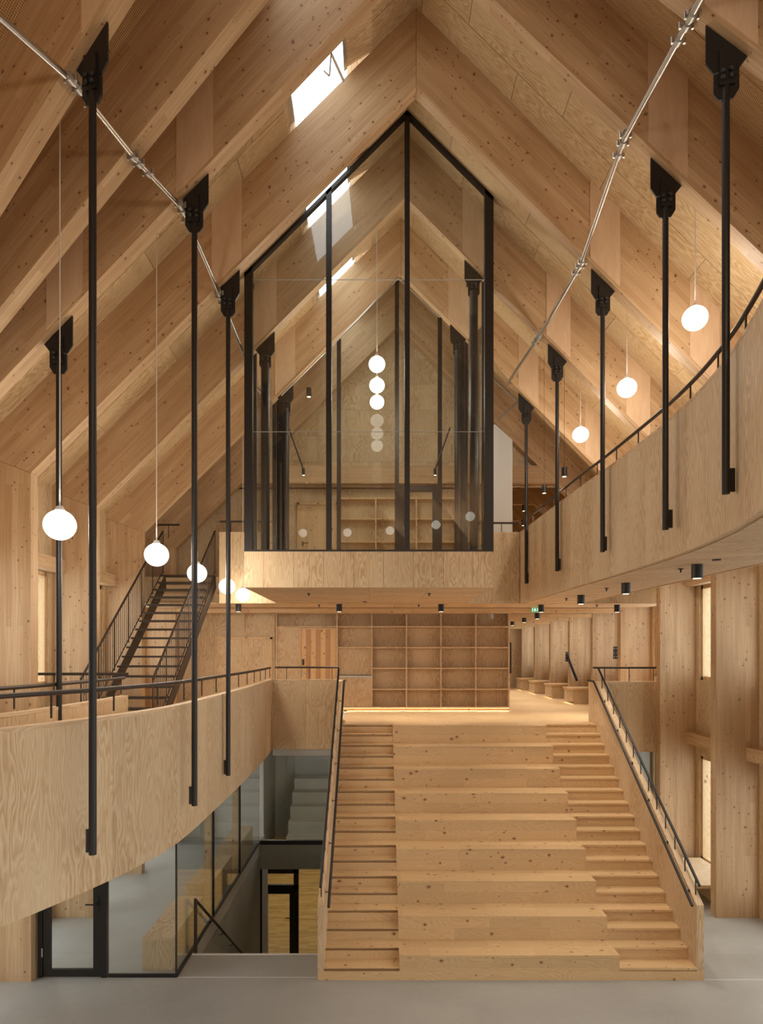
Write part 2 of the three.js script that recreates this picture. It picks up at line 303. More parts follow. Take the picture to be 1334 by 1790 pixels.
{ // glazed gable at the entrance end, behind the viewer
  const f = frames[0], g = structure('wall_front', 'plywood gable wall at the entrance end of the hall', 'wall'), win = structure('window_1', 'glazed entrance doors in the gable of the entrance end', 'window');
  const off = F(f, 0, 0, -0.2).sub(F(f, 0, 0));
  const seg = (poly, name, m, o = off, t0 = 0, into = g) => part(name, prism(poly, (a, b) => F(f, a, b, t0), o, AX.y), m, into);
  seg([[-OUT, 0], [-2, 0], [-2, 2.4], [2, 2.4], [2, 0], [OUT, 0], [OUT, roofY(OUT)], [0, TOP], [-OUT, roofY(OUT)]], 'gable_panel', M.ply[1]);
  for (let k = -2; k <= 2; k++) seg([[k - 0.06, 0], [k + 0.06, 0], [k + 0.06, 2.4], [k - 0.06, 2.4]], 'mullion', M.glulam[0]);
  seg([[-2, 0], [2, 0], [2, 2.4], [-2, 2.4]], 'pane', M.glass, off.clone().setLength(0.01), -0.08, win);
}
{ // end wall of the corridor
  const g = structure('wall_back', 'plywood wall closing the far end of the building', 'wall');
  part('wall_panel', prism([[-6.6, -3], [7.4, -3], [7.4, 7.5], [0.58, TOP + 0.3], [-6.6, 7.5]], (a, b) => V(a, b, 29.3), new THREE.Vector3(0, 0, -0.2), AX.y), M.ply[1], g);
}

// ------------------------------------------------------------------ floors
const L1 = 3.15, L2 = 6.33, SOF = 5.71, WELL = [-2.87, -0.85, 10.7, 17.0], LOW = -2.9;
{
  const g = structure('floor', 'polished grey concrete ground floor', 'floor');
  const q = (x0, x1, d0, d1) => part('slab', box(x0, x1, -0.3, 0, d0, d1), M.concrete, g);
  const uvFix = (m) => m;
  q(-16, 9, -9, WELL[2]); q(-7, WELL[0], WELL[2], 17.7); q(WELL[1], 9, WELL[2], 17.0); q(4.0, 9, 17.0, 29.3);
  const j = structure('trim_1', 'thin pale joint line in the concrete floor', 'floor joint');
  part('joint', [box(4.62, 9, 0.0005, 0.0015, 9.86, 9.875), box(-2.86, -0.86, 0.0005, 0.0015, 9.93, 9.945), box(-2.84, -0.86, 0.0006, 0.012, 10.66, 10.7)], M.white, j);
}
{ // the lower hall seen through the stairwell
  const g = structure('floor', 'parquet floor of the sunken hall below', 'floor');
  part('parquet', box(-7, 4.0, LOW - 0.2, LOW, 10.7, 29.3), M.parquet, g);
  const w = structure('wall_lower', 'board marked concrete walls around the stairwell and sunken hall', 'wall');
  part('well_wall', box(WELL[0] - 0.25, WELL[0] + 0.01, LOW, -0.3, 10.7, 17.0, 'z'), M.wallConcrete, w);
  part('well_wall', box(-4.4, WELL[0] - 0.25, LOW, 0, 17.2, 17.4), M.wallConcrete, w);
  part('well_wall', box(WELL[1] - 0.01, WELL[1] + 0.2, LOW, -0.3, 10.7, 17.0, 'z'), M.wallConcrete, w);
  part('lintel', box(WELL[0] - 0.25, WELL[1] + 0.2, -0.66, -0.065, 17.01, 17.25), M.wallConcrete, w);
  part('end_wall', box(-6.0, WELL[0] - 0.02, 0, 2.5, 17.5, 17.7), M.white, w);
  part('well_wall', box(-2.06 - 0.75, -2.06 - 0.62, LOW, -0.66, 17.0, 17.15), M.white, w);
  part('hall_wall', box(-7, 4.0, LOW, 3, 28.6, 28.9), M.wallConcrete, w);
  part('hall_wall', box(-4.4, -4.2, LOW, 3, 17.3, 28.6, 'z'), M.wallConcrete, w);
  part('hall_wall', box(3.0, 3.2, LOW, 3, 17.3, 28.6, 'z'), M.wallConcrete, w);
  for (let k = 0; k < 6; k++) part('seat_step', box(-3.3, 3.0, LOW + k * 0.42, LOW + (k + 1) * 0.42, 24.6 + k * 0.6, 28.6), M.wallConcrete, w);
  for (const [x, d] of [[-3.6, 19.5], [-0.6, 19.5], [-3.6, 23.5], [-0.6, 23.5], [1.6, 21.5]]) {  // out-of-view lamps, added to brighten the sunken hall
    const t = thing('added_hall_lamp', 'added unseen ceiling lamp that brightens the sunken hall', 'ceiling lamp', 'added lamps of the sunken hall');
    part('diffuser', box(x - 0.6, x + 0.6, 2.44, 2.495, d - 0.15, d + 0.15), M.lens, t); settle(t);
    const l = new THREE.RectAreaLight(new THREE.Color(1, 0.92, 0.78), HALL, 1.2, 0.3); l.position.copy(V(x, 2.42, d)); l.lookAt(V(x, 0, d)); scene.add(l);
  }
  const st = thing('basement_stair', 'concrete steps going down beside the glass screen', 'stair');
  for (let k = 0; k < 16; k++) part('step', box(WELL[0], WELL[1], LOW, -k * 0.175 - 0.175, 10.7 + k * 0.26, 10.7 + (k + 1) * 0.26), M.wallConcrete, st);
  settle(st);
}
{ // first floor: rear part, walkway on the left
  const g = structure('floor', 'pale wooden upper floor in front of the bookcase', 'floor');
  part('floor_boards', box(-0.76, 4.5, L1 - 0.03, L1, 14.37, 17.72, 'x'), M.pine[2], g);
  part('floor_boards', box(4.5, 4.61, L1 - 0.03, L1, 14.9, 17.72, 'x'), M.pine[2], g);
  part('floor_boards', [box(3.34, 6.7, L1 - 0.03, L1, 17.72, 29.3, 'x'), box(4.61, 6.7, L1 - 0.03, L1, 15.0, 17.72, 'x')], M.pine[2], g);
  part('floor_boards', [box(-5.7, -0.86, L1 - 0.03, L1, 15.4, 17.8, 'x'), box(-4.85, -2.3, L1 - 0.03, L1, 10.3, 15.4, 'x')], M.pine[0], g);
  part('slab', [box(-5.7, 6.7, 2.5, L1 - 0.03, 17.72, 29.3), box(-5.7, 6.5, 2.5, L1 - 0.03, 15.4, 17.72), box(-4.85, -2.3, 2.5, L1 - 0.03, 10.3, 15.4)], M.white, g);
}
{ // second floor: rear part
  const g = structure('floor', 'upper floor slab with plywood soffit above the bookcase', 'floor');
  part('floor_boards', [box(-3.5, 6.7, L2 - 0.03, L2, 15.53, 29.3, 'x'), box(-5.7, -3.5, L2 - 0.03, L2, 15.75, 29.3)], M.pine[0], g);
  const xs = [-5.7, -4.4, -3.2, -2.0, -0.8, 0.4, 1.6, 2.8, 4.0, 5.2, 6.5];
  for (let k = 0; k < 10; k++) for (let r = 0; r < 6; r++) { const d0 = 15.53 + r * 2.3; part('soffit_panel', box(xs[k] + 0.003, xs[k + 1] - 0.003, SOF, SOF + 0.02, d0, d0 + 2.294, 'z'), pick(M.plyPale), g); }
  part('slab', [box(-3.5, 6.6, SOF + 0.021, L2 - 0.03, 15.53, 29.3), box(-5.7, -3.5, SOF + 0.021, L2 - 0.03, 15.75, 29.3)], M.pine[1], g);
}

// ------------------------------------------------------------------ curved balconies
function curve(pts) {
  const c = new THREE.CatmullRomCurve3(pts.map(([d, x]) => V(x, 0, d)), false, 'centripetal'); c.arcLengthDivisions = 600;
  const n = 400, P = c.getSpacedPoints(n), len = c.getLength();
  const at = (s) => { const k = Math.max(0, Math.min(n - 1e-6, s / len * n)), i = Math.floor(k); return P[i].clone().lerp(P[i + 1], k - i); };
  return { len, at, normal: (s) => { const t = at(Math.min(len, s + 0.05)).sub(at(Math.max(0, s - 0.05))).normalize(); return new THREE.Vector3(-t.z, 0, t.x); } };
}
// a strip following the curve: from y0 to y1, from offset o0 to o1 along the normal
function strip(cv, s0, s1, y0, y1, o0, o1, n = 4, grain = 'y') {
  const q = [], uv = [], off = rnd() * 5, offv = rnd() * 5;
  const at = (s, o, y) => cv.at(s).addScaledVector(cv.normal(s), o).setY(y);
  const quad = (a, b, c, d, ua, ub, uc, ud) => { q.push(a, b, c, a, c, d); for (const w of [ua, ub, uc, ua, uc, ud]) grain === 'y' ? uv.push(w[1] + off, w[0] + offv) : uv.push(w[0] + off, w[1] + offv); };
  for (let i = 0; i < n; i++) {
    const a = lerp(s0, s1, i / n), b = lerp(s0, s1, (i + 1) / n);
    quad(at(a, o0, y0), at(b, o0, y0), at(b, o0, y1), at(a, o0, y1), [a, y0], [b, y0], [b, y1], [a, y1]);
    quad(at(b, o1, y0), at(a, o1, y0), at(a, o1, y1), at(b, o1, y1), [b, y0], [a, y0], [a, y1], [b, y1]);
    quad(at(a, o0, y1), at(b, o0, y1), at(b, o1, y1), at(a, o1, y1), [a, o0], [b, o0], [b, o1], [a, o1]);
    quad(at(b, o0, y0), at(a, o0, y0), at(a, o1, y0), at(b, o1, y0), [b, o0], [a, o0], [a, o1], [b, o1]);
    if (i === 0) quad(at(a, o1, y0), at(a, o0, y0), at(a, o0, y1), at(a, o1, y1), [o1, y0], [o0, y0], [o0, y1], [o1, y1]);
    if (i === n - 1) quad(at(b, o0, y0), at(b, o1, y0), at(b, o1, y1), at(b, o0, y1), [o0, y0], [o1, y0], [o1, y1], [o0, y1]);
  }
  return fromTris(q, null, uv);
}
function parapet(name, label, cat, cv, y0, y1, width, o, mats, capLift = 0.035) {
  const g = thing(name, label, cat), n = Math.max(1, Math.round(cv.len / width));
  for (let i = 0; i < n; i++) part('fascia_panel', strip(cv, cv.len * i / n + 0.0012, cv.len * (i + 1) / n - 0.0012, y0, y1, 0, o * 0.03, 4), pick(mats), g);
  part('backing', strip(cv, 0, cv.len, y0 + 0.01, y1 - 0.01, o * 0.031, o * 0.1, Math.round(cv.len * 4)), mats[0], g);
  part('cap_board', strip(cv, 0, cv.len, y1, y1 + capLift, -o * 0.002, o * 0.11, Math.round(cv.len * 4), 'x'), M.plyPale[0], g, 'pale plywood cap board');
  return settle(g);
}
function railing(label, cv, s0, s1, y, lift, o, step) {
  const g = thing('balcony_railing', label, 'railing'), pts = [], n = Math.round((s1 - s0) * 3);
  for (let i = 0; i <= n; i++) { const s = lerp(s0, s1, i / n); pts.push(cv.at(s).addScaledVector(cv.normal(s), o).setY(y + lift)); }
  part('handrail', tube(pts, 0.022, 8, n * 2), M.brownSteel, g);
  for (let s = s0 + 0.12; s < s1; s += step) { const p = cv.at(s).addScaledVector(cv.normal(s), o); part('baluster', beamBox(p.clone().setY(y + 0.036), p.clone().setY(y + lift - 0.02), 0.014, 0.014), M.brownSteel, g); }
  return settle(g);
}
// right, second floor: void edge and outer edge
const cR = curve([[15.42, 3.15], [14.2, 3.18], [12.8, 3.21], [11.4, 3.25], [10, 3.30], [8.9, 3.32], [8.1, 3.32], [7.3, 3.28], [6.7, 3.21], [6.16, 3.12], [5.3, 2.91], [4.4, 2.62], [3.4, 2.25], [2.2, 1.75], [1.0, 1.15], [0.0, 0.4], [-0.6, -0.6], [-0.8, -1.8]]);
const cRo = curve([[15.42, 4.56], [13, 4.63], [11, 4.68], [9.5, 4.72], [8, 4.74], [6.5, 4.6], [5.2, 4.35], [4, 4.0], [2.6, 3.4], [1.2, 2.6], [0, 1.6], [-1.2, 0.4], [-2.0, -0.9], [-2.3, -1.9]]);
parapet('curved_balcony', 'curved pale plywood balcony front hung from the roof on the globe row side', 'balcony', cR, SOF, 7.25, 0.62, -1, M.plyPale);
parapet('curved_balcony', 'outer plywood balcony front facing the window posts', 'balcony', cRo, SOF, 7.25, 1.22, 1, M.plyPale);
railing('dark steel handrail curving along the upper balcony front', cR, 0.05, 16.5, 7.285, 0.21, -0.05, 0.78);
{
  const g = structure('floor', 'curved upper walkway with plywood soffit and black downlights', 'floor'), n = 26;
  for (let i = 0; i < n; i++) {
    const p = (t, y, c, e) => c.at(c.len * t).addScaledVector(c.normal(c.len * t), e).setY(y), a = i / n, b = (i + 1) / n;
    const ring = (y, e) => [p(a + e, y, cR, -0.1), p(b - e, y, cR, -0.1), p(b - e, y, cRo, 0.1), p(a + e, y, cRo, 0.1)];
    part('soffit_panel', hexa(ring(SOF, 0.0002), ring(SOF + 0.02, 0.0002), AX.x), pick(M.plyPale), g);
    part('slab', hexa(ring(SOF + 0.021, 0), ring(L2, 0), AX.x), M.pine[1], g);
  }
}
// left, first floor
const cL = curve([[15.3, -2.3], [14, -2.25], [12.5, -2.21], [11.15, -2.195], [9.3, -2.2], [8.3, -2.21], [7.6, -2.25], [6.9, -2.39], [6.5, -2.5], [5.85, -2.73], [5.4, -2.92], [4.9, -3.2], [4.4, -3.6], [4.1, -4.1], [3.9, -4.8]]);
const cLo = curve([[10.1, -3.61], [9, -3.62], [8, -3.66], [7.0, -3.79], [6.3, -4.05], [5.8, -4.5], [5.6, -5.0]]);
parapet('curved_balcony', 'curved boldly grained plywood balcony front beside the glass screen and stairwell', 'balcony', cL, 2.5, 4.0, 1.2, 1, M.ply);
parapet('curved_balcony', 'short curved plywood parapet on the far side of the lower walkway', 'balcony', cLo, 2.5, 3.97, 1.2, 1, M.ply);
railing('dark steel handrail curving along the lower balcony front', cL, 0.0, cL.len - 0.1, 4.035, 0.25, 0.05, 0.78);
railing('dark steel handrail on the far parapet of the lower walkway', cLo, 0.02, cLo.len - 0.1, 4.0, 0.26, 0.05, 0.9);
{
  const g = structure('floor', 'curved lower walkway floor', 'floor'), n = 12;
  for (let i = 0; i < n; i++) {
    const k0 = 0.36, p = (t, y, c, e) => c.at(c.len * t).addScaledVector(c.normal(c.len * t), e).setY(y), a = i / n, b = (i + 1) / n, m = (t) => lerp(k0, 1, t);
    const ring = (y) => [p(m(a), y, cL, 0.1), p(m(b), y, cL, 0.1), p(b, y, cLo, 0.02), p(a, y, cLo, 0.02)];
    part('slab', hexa(ring(2.5), ring(L1), AX.x), M.pine[1], g);
  }
}
function wallPanel(name, label, x0, x1, y0, y1, d, n, mats, cap = true) {
  const g = thing(name, label, 'parapet');
  for (let i = 0; i < n; i++) { const a = lerp(x0, x1, i / n), b = lerp(x0, x1, (i + 1) / n); part('panel', box(a + 0.0015, b - 0.0015, y0, y1, d, d + 0.03, 'y'), pick(mats), g); }
  part('backing', box(x0, x1, y0 + 0.01, y1 - 0.01, d + 0.031, d + 0.1, 'y'), mats[0], g);
  if (cap) part('cap_board', box(x0, x1, y1, y1 + 0.035, d - 0.002, d + 0.11, 'x'), M.plyPale[0], g);
  return settle(g);
}
wallPanel('plywood_parapet', 'straight plywood parapet between curved balcony and wide stair', -2.3, -0.855, 2.5, 4.0, 15.3, 2, M.ply);
wallPanel('plywood_parapet', 'boldly grained plywood parapet between stair head and window posts', 4.615, 6.02, 2.5, 3.97, 14.9, 4, [M.ply[0], M.ply[1], M.ply[1]]);
wallPanel('plywood_parapet', 'upper plywood parapet between glazed bay and curved balcony', 1.93, 3.14, SOF, 7.25, 15.42, 2, M.ply);
wallPanel('plywood_parapet', 'upper plywood parapet between steel stair and glazed bay', -3.5, -2.235, SOF, 7.25, 15.42, 2, M.ply);
wallPanel('plywood_parapet', 'plywood edge of the upper floor between curved balcony and window posts', 4.6, 6.02, SOF, 6.6, 15.42, 3, [M.ply[1]], false);
function straightRail(label, a, b, lift, step) {
  const g = thing('balcony_railing', label, 'railing'), L = a.distanceTo(b), dir = b.clone().sub(a).normalize();
  part('handrail', bar(a.clone().setY(a.y + lift), b.clone().setY(b.y + lift), 0.022), M.brownSteel, g);
  for (let s = 0.25; s < L; s += step) { const p = a.clone().addScaledVector(dir, s); part('baluster', beamBox(p, p.clone().setY(p.y + lift), 0.014, 0.014), M.brownSteel, g); }
  return settle(g);
}
straightRail('short dark handrail on the parapet left of the wide stair', V(-2.25, 4.035, 15.35), V(-0.85, 4.035, 15.35), 0.26, 0.5);
straightRail('short dark handrail on the parapet right of the stair head', V(4.62, 4.005, 14.95), V(6.0, 4.005, 14.95), 0.29, 0.52);
straightRail('short dark handrail on the upper parapet right of the glazed bay', V(1.95, 7.285, 15.48), V(3.12, 7.285, 15.48), 0.21, 0.55);
straightRail('short dark handrail on the upper parapet left of the glazed bay', V(-3.5, 7.285, 15.48), V(-2.25, 7.285, 15.48), 0.24, 0.6);

// ------------------------------------------------------------------ the wide stair with seats
const R = 0.175, T = 0.266, D1 = 9.85, SL = -0.757, SR = 4.506, AL = 0.31, AR = 3.42;
{
  const g = thing('seating_stair', 'wide knotty pine stair with broad seating steps in the middle', 'stair');
  const board = (name, x0, x1, y0, y1, d0, d1, m) => part(name, box(x0, x1, y0, y1, d0, d1, 'x'), m ?? pick(M.pine), g);
  const run = (name, x0, x1, y0, y1, d0, d1, cuts) => { let a = x0; for (const c of [...cuts.filter((q) => q > x0 + 0.25 && q < x1 - 0.25), x1]) { board(name, a + 0.0008, c - 0.0008, y0, y1, d0, d1); a = c; } };
  for (let j = 1; j <= 18; j++) {                                   // aisles left and right
    const d = D1 + (j - 1) * T, y = j * R;
    board('riser', AR, SR, y - R, y - 0.03, d + 0.02, d + 0.04); board('riser', SL, AL, y - R, y - 0.05, d + 0.012, d + 0.07);
    const end = j === 18 ? d + 0.5 : d + T + 0.02;
    board('tread', AR, SR, y - 0.03, y, d + 0.006, end);
    part('tread', prism([[d, y], [d, y - 0.008], [d + 0.07, y - 0.012], [d + 0.07, y - 0.05], [end, y - 0.05], [end, y]], (a, b) => V(SL, b, a), new THREE.Vector3(AL - SL, 0, 0), AX.x), pick(M.pine), g);   // thin lip over a deep groove
    part('nosing', box(AR, SR, y - 0.03, y - 0.0005, d, d + 0.0055, 'x'), M.pine[2], g);
  }
  for (let k = 1; k <= 9; k++) {                                   // seats
    const d = D1 + (2 * k - 2) * T, y = 2 * k * R, cuts = [lerp(0.6, 2.0, rnd()), lerp(2.2, 3.2, rnd())], cuts2 = [lerp(0.6, 1.7, rnd()), lerp(1.9, 3.0, rnd())];
    run('seat_front', AL, AR, y - R, y - 0.028, d + 0.004, d + 0.03, cuts); run('seat_front', AL, AR, y - 2 * R, y - R - 0.001, d + 0.004, d + 0.03, cuts2);
    const end = k === 9 ? d + 0.54 : d + 2 * T + 0.004;
    part('seat_edge', box(AL, AL + 0.06, y - 0.028, y, d, d + 2 * T, 'z'), pick(M.pine), g); part('seat_edge', box(AR - 0.06, AR, y - 0.028, y, d, d + 2 * T, 'z'), pick(M.pine), g);
    run('seat_board', AL + 0.06, AR - 0.06, y - 0.028, y, d, d + T, cuts2); run('seat_board', AL + 0.06, AR - 0.06, y - 0.028, y, d + T + 0.001, end, cuts);
    part('seat_cheek', box(AL, AL + 0.02, y - 2 * R, y - 0.028, d + 0.031, d + 2 * T, 'z'), pick(M.pine), g); part('seat_cheek', box(AR - 0.02, AR, y - 2 * R, y - 0.028, d + 0.031, d + 2 * T, 'z'), pick(M.pine), g);
  }
  run('plinth_board', SL - 0.088, SR + 0.1, 0.0, R - 0.05, D1 - 0.004, D1 + 0.006, [0.9, 2.5, 3.9]);
  const yTop = (d) => R + (d - D1) * R / T + 0.862;
  const side = (x0, x1, dEnd) => prism([[D1, 0.0], [D1, 1.037], [14.37, 4.0], [dEnd, 4.0], [dEnd, 2.5], [14.2, 0]], (a, b) => V(x0, b, a), new THREE.Vector3(x1 - x0, 0, 0), AX.y);
  part('side_wall', side(SL - 0.088, SL, 15.3), M.ply[2], g, 'pale plywood side wall'); part('side_wall', side(SR, SR + 0.1, 14.9), M.ply[2], g, 'pale plywood side wall');
  const cap = (x0, x1, e) => [hexa([V(x0, 1.038, D1), V(x1, 1.038, D1), V(x1, 4.001, 14.37), V(x0, 4.001, 14.37)], [V(x0, 1.058, D1), V(x1, 1.058, D1), V(x1, 4.021, 14.37), V(x0, 4.021, 14.37)], AX.z), box(x0, x1, 4.001, 4.021, 14.37, e, 'z')];
  part('wall_cap', cap(SL - 0.09, SL + 0.002, 15.3), M.plyPale[0], g); part('wall_cap', cap(SR - 0.002, SR + 0.102, 14.9), M.plyPale[0], g);
  part('carcass', [prism([[D1 + 0.06, 0], [14.4, 3.0], [14.4, 0]], (a, b) => V(SL + 0.01, b - 0.12, a), new THREE.Vector3(SR - SL - 0.02, 0, 0), AX.x)], M.pine[1], g);
  settle(g);
}
function stairRail(label, x, wallX, y0, y1, d0, d1, posts) {
  const g = thing('stair_handrail', label, 'handrail'), a = V(x, y0, d0), b = V(x, y1, d1);
  part('rail', posts ? bar(a, b, 0.021, 12) : polyTube([a, b, V(x, y1, d1 + 0.4)], 0.021, 12), M.black, g);
  const n = posts ? 13 : 6;
  for (let i = 0; i < n; i++) {
    const p = a.clone().lerp(b, (i + 0.35) / n);
    if (posts) part('post', bar(p, p.clone().setY(p.y - 0.26), 0.009, 6), M.black, g);
    else part('wall_bracket', [bar(p, p.clone().setY(p.y - 0.05), 0.007, 6), bar(p.clone().setY(p.y - 0.05), V(wallX, p.y - 0.05, -p.z), 0.007, 6), bar(V(wallX, p.y - 0.05, -p.z), V(wallX + (x > wallX ? 0.006 : -0.006), p.y - 0.05, -p.z), 0.028, 10)], M.black, g);
  }
  return settle(g);
}
stairRail('upper black handrail standing on the stair side wall next to the stairwell', -0.8, 0, 1.33, 4.29, 9.8, 14.4, true);
stairRail('lower black handrail fixed inside the stair side wall next to the stairwell', -0.69, SL, 1.03, 4.03, 9.85, 14.4, false);
stairRail('upper black handrail standing on the stair side wall next to the window posts', 4.56, 0, 1.32, 4.29, 9.88, 14.4, true);
stairRail('lower black handrail fixed inside the stair side wall next to the window posts', 4.43, SR, 1.06, 4.03, 9.82, 14.3, false);

// ------------------------------------------------------------------ bookcase and wall behind it
{
  const w = structure('wall_back', 'plywood wall behind bookcase and glazed bay up to the roof', 'wall');
  const ridge = 0.5;
  const panels = (x0, x1, y0, y1, nx, ny, d, mats, hole) => {
    for (let i = 0; i < nx; i++) for (let j = 0; j < ny; j++) {
      let p = [[lerp(x0, x1, i / nx) + 0.002, lerp(y0, y1, j / ny) + 0.002], [lerp(x0, x1, (i + 1) / nx) - 0.002, lerp(y0, y1, j / ny) + 0.002], [lerp(x0, x1, (i + 1) / nx) - 0.002, lerp(y0, y1, (j + 1) / ny) - 0.002], [lerp(x0, x1, i / nx) + 0.002, lerp(y0, y1, (j + 1) / ny) - 0.002]];
      p = clip(clip(p, SLOPE, 1, TOP + SLOPE * ridge), -SLOPE, 1, TOP - SLOPE * ridge);
      if (p.length > 2) part('wall_panel', prism(p, (a, b) => V(a, b, d), new THREE.Vector3(0, 0, -0.02), AX.y), pick(mats), w);
    }
  };
  panels(-5.7, -2.6, L1, SOF - 0.03, 4, 2, 17.75, [M.ply[0], M.ply[1]]);
  panels(-5.7, 3.1, L2, 8.7, 8, 2, 17.4, M.ply);
  panels(-5.7, 5.9, 8.7, TOP + 0.1, 11, 8, 17.25, [M.ply[1], M.ply[1], M.ply[0]]);
  part('backing', box(-5.7, 3.34, L1, SOF - 0.02, 18.02, 18.1, 'y'), M.ply[0], w);
  part('backing', [box(-5.7, 3.08, L2, 8.7, 17.45, 17.5, 'y'), box(3.0, 3.08, L2, 8.7, 17.45, 19.3, 'y')], M.ply[0], w);
}
function bookcase(name, label, cols, rows, d, depth, mat, skip = () => false) {
  const g = thing(name, label, 'bookcase'), x0 = cols[0], x1 = cols[cols.length - 1], y0 = rows[0], y1 = rows[rows.length - 1], t = 0.032;
  for (let i = 0; i < cols.length; i++) part('upright', box(cols[i] - t / 2, cols[i] + t / 2, y0, y1, d, d + depth, 'y'), mat, g);
  for (let i = 0; i < cols.length - 1; i++) {
    for (let j = 0; j < rows.length; j++) if (!skip(i, j)) part('shelf', box(cols[i] + t / 2, cols[i + 1] - t / 2, rows[j] - t / 2, rows[j] + t / 2, d + 0.004, d + depth, 'x'), mat, g);
    part('back_panel', box(cols[i] + t / 2, cols[i + 1] - t / 2, y0, y1, d + depth - 0.012, d + depth, 'y'), pick(M.ply), g);
  }
  return g;
}
const pxX = (px, d) => (px - PX) * d / FOCAL, pxY = (py, d) => EYE - (py - PY) * d / FOCAL;
{
  const d = 17.7, cols = [483, 589.3, 650, 710.7, 771, 832, 890].map((p) => pxX(p, d)), rows = [1236.5, 1205, 1168.3, 1132, 1095.6, 1071.5].map((p) => pxY(p, d));
  const g = bookcase('bookcase', 'tall empty plywood bookcase wall at the head of the stair', cols, rows, d, 0.3, M.plyPale[0], (i, j) => (i === 0 && j > 0 && j < 4) || (i === 1 && (j === 1 || j === 2)));
  part('cupboard_front', box(cols[1] + 0.012, cols[2] - 0.012, rows[0] + 0.02, pxY(1184, d), d + 0.02, d + 0.04, 'y'), M.ply[0], g);
  part('cupboard_front', box(cols[1] + 0.012, cols[2] - 0.012, pxY(1180, d), rows[3] - 0.012, d + 0.1, d + 0.12, 'y'), M.ply[1], g);
  part('counter', box(cols[1] + 0.012, cols[2] - 0.012, pxY(1184, d), pxY(1181, d), d - 0.01, d + 0.12, 'x'), M.steel, g, 'shiny steel counter strip');
  const p = part('side_panel', box(cols[0] + 0.012, pxX(524, d), rows[0], rows[4] - 0.012, d + 0.04, d + 0.06, 'y'), M.ply[0], g);
  part('plinth', box(cols[0], cols[6], L1, rows[0] - 0.016, d + 0.06, d + 0.28, 'x'), M.pine[1], g);
  part('led_strip', box(cols[1], cols[6], rows[0] - 0.03, rows[0] - 0.017, d + 0.035, d + 0.048, 'x'), M.led, g, 'glowing warm light strip');
  settle(g);
  const dr = structure('door_1', 'striped wooden door beside the bookcase', 'door'), x0 = pxX(526, d), x1 = pxX(586, d), yt = pxY(1100, d), n = 7;
  for (let i = 0; i < n; i++) part('board', box(lerp(x0, x1, i / n) + 0.001, lerp(x0, x1, (i + 1) / n) - 0.001, L1, yt, d + 0.06, d + 0.09, 'y'), [M.stripe[0], M.stripe[1]][i % 2], dr);
  part('door_frame', [box(x0 - 0.04, x0, L1, yt + 0.04, d + 0.03, d + 0.1, 'y'), box(x1, x1 + 0.03, L1, yt + 0.04, d + 0.03, d + 0.1, 'y'), box(x0, x1, yt, yt + 0.04, d + 0.03, d + 0.1)], M.pine[1], dr);
  part('lock', box(x0 + 0.03, x0 + 0.08, 4.3, 4.45, d + 0.035, d + 0.06), M.black, dr);
  part('handle', [box(x0 + 0.04, x0 + 0.06, 4.0, 4.16, d + 0.045, d + 0.06), bar(V(x0 + 0.05, 4.1, d + 0.03), V(x0 + 0.17, 4.1, d + 0.03), 0.01)], M.steelDull, dr);
  const dl = structure('door_2', 'flush plywood panel door in the wall left of the bookcase', 'door');
  part('leaf', box(pxX(380, 17.75), pxX(472, 17.75), L1, pxY(1117, 17.75), 17.73, 17.75, 'y'), M.ply[2], dl);
  part('door_frame', [box(pxX(472, 17.75), pxX(476, 17.75), L1, pxY(1114, 17.75), 17.71, 17.75, 'y'), box(pxX(376, 17.75), pxX(476, 17.75), pxY(1117, 17.75), pxY(1113.5, 17.75), 17.71, 17.75)], M.pine[0], dl);
  // light from the strip under the bookcase
  const l = new THREE.RectAreaLight(new THREE.Color(1, 0.74, 0.38), STRIP * 5, cols[6] - cols[1], 0.012); l.position.copy(V((cols[6] + cols[1]) / 2, rows[0] - 0.036, d + 0.03)); l.lookAt(V((cols[6] + cols[1]) / 2, L1 - 0.02, d - 0.12)); scene.add(l);
}
{ // upper room: shelves and door behind the glazed bay
  const d = 17.1;
  const g = bookcase('bookcase', 'open plywood shelves inside the upper room behind the glazed bay', [pxX(592, d), pxX(657, d), pxX(728, d), pxX(800, d)], [L2 + 0.1, pxY(947, d), pxY(907, d), pxY(871, d)], d, 0.28, M.pine[2]); settle(g);
  const dr = structure('door_3', 'plain wooden door in the upper room behind the glazed bay', 'door'), x0 = pxX(522, d), x1 = pxX(586, d);
  for (let i = 0; i < 6; i++) part('board', box(lerp(x0, x1, i / 6) + 0.001, lerp(x0, x1, (i + 1) / 6) - 0.001, L2, pxY(879, d), 17.33, 17.38, 'y'), [M.pine[2], M.pine[1], M.pine[0]][i % 3], dr);
  part('door_frame', [box(x0 - 0.06, x0, L2, pxY(875, d), 17.3, 17.39, 'y'), box(x1, x1 + 0.06, L2, pxY(875, d), 17.3, 17.39, 'y'), box(x0 - 0.06, x1 + 0.06, pxY(879, d), pxY(874, d), 17.3, 17.39)], M.pine[0], dr);
  part('handle', [bar(V(x0 + 0.08, 7.33, 17.28), V(x0 + 0.22, 7.33, 17.28), 0.011), box(x0 + 0.06, x0 + 0.1, 7.27, 7.37, 17.3, 17.33)], M.black, dr);
}
{ // white wall panel beside the glazed bay
  const g = thing('white_panel', 'tall white painted panel with slanted top right of the glazed bay', 'panel');
  part('board', prism([[pxX(858, 16.3), L2], [pxX(896, 16.3), L2], [pxX(896, 16.3), pxY(769, 16.3)], [pxX(866, 16.3), pxY(742, 16.3)], [pxX(858, 16.3), pxY(742, 16.3)]], (a, b) => V(a, b, 16.3), new THREE.Vector3(0, 0, -0.3), AX.y), M.white, g); settle(g);
}

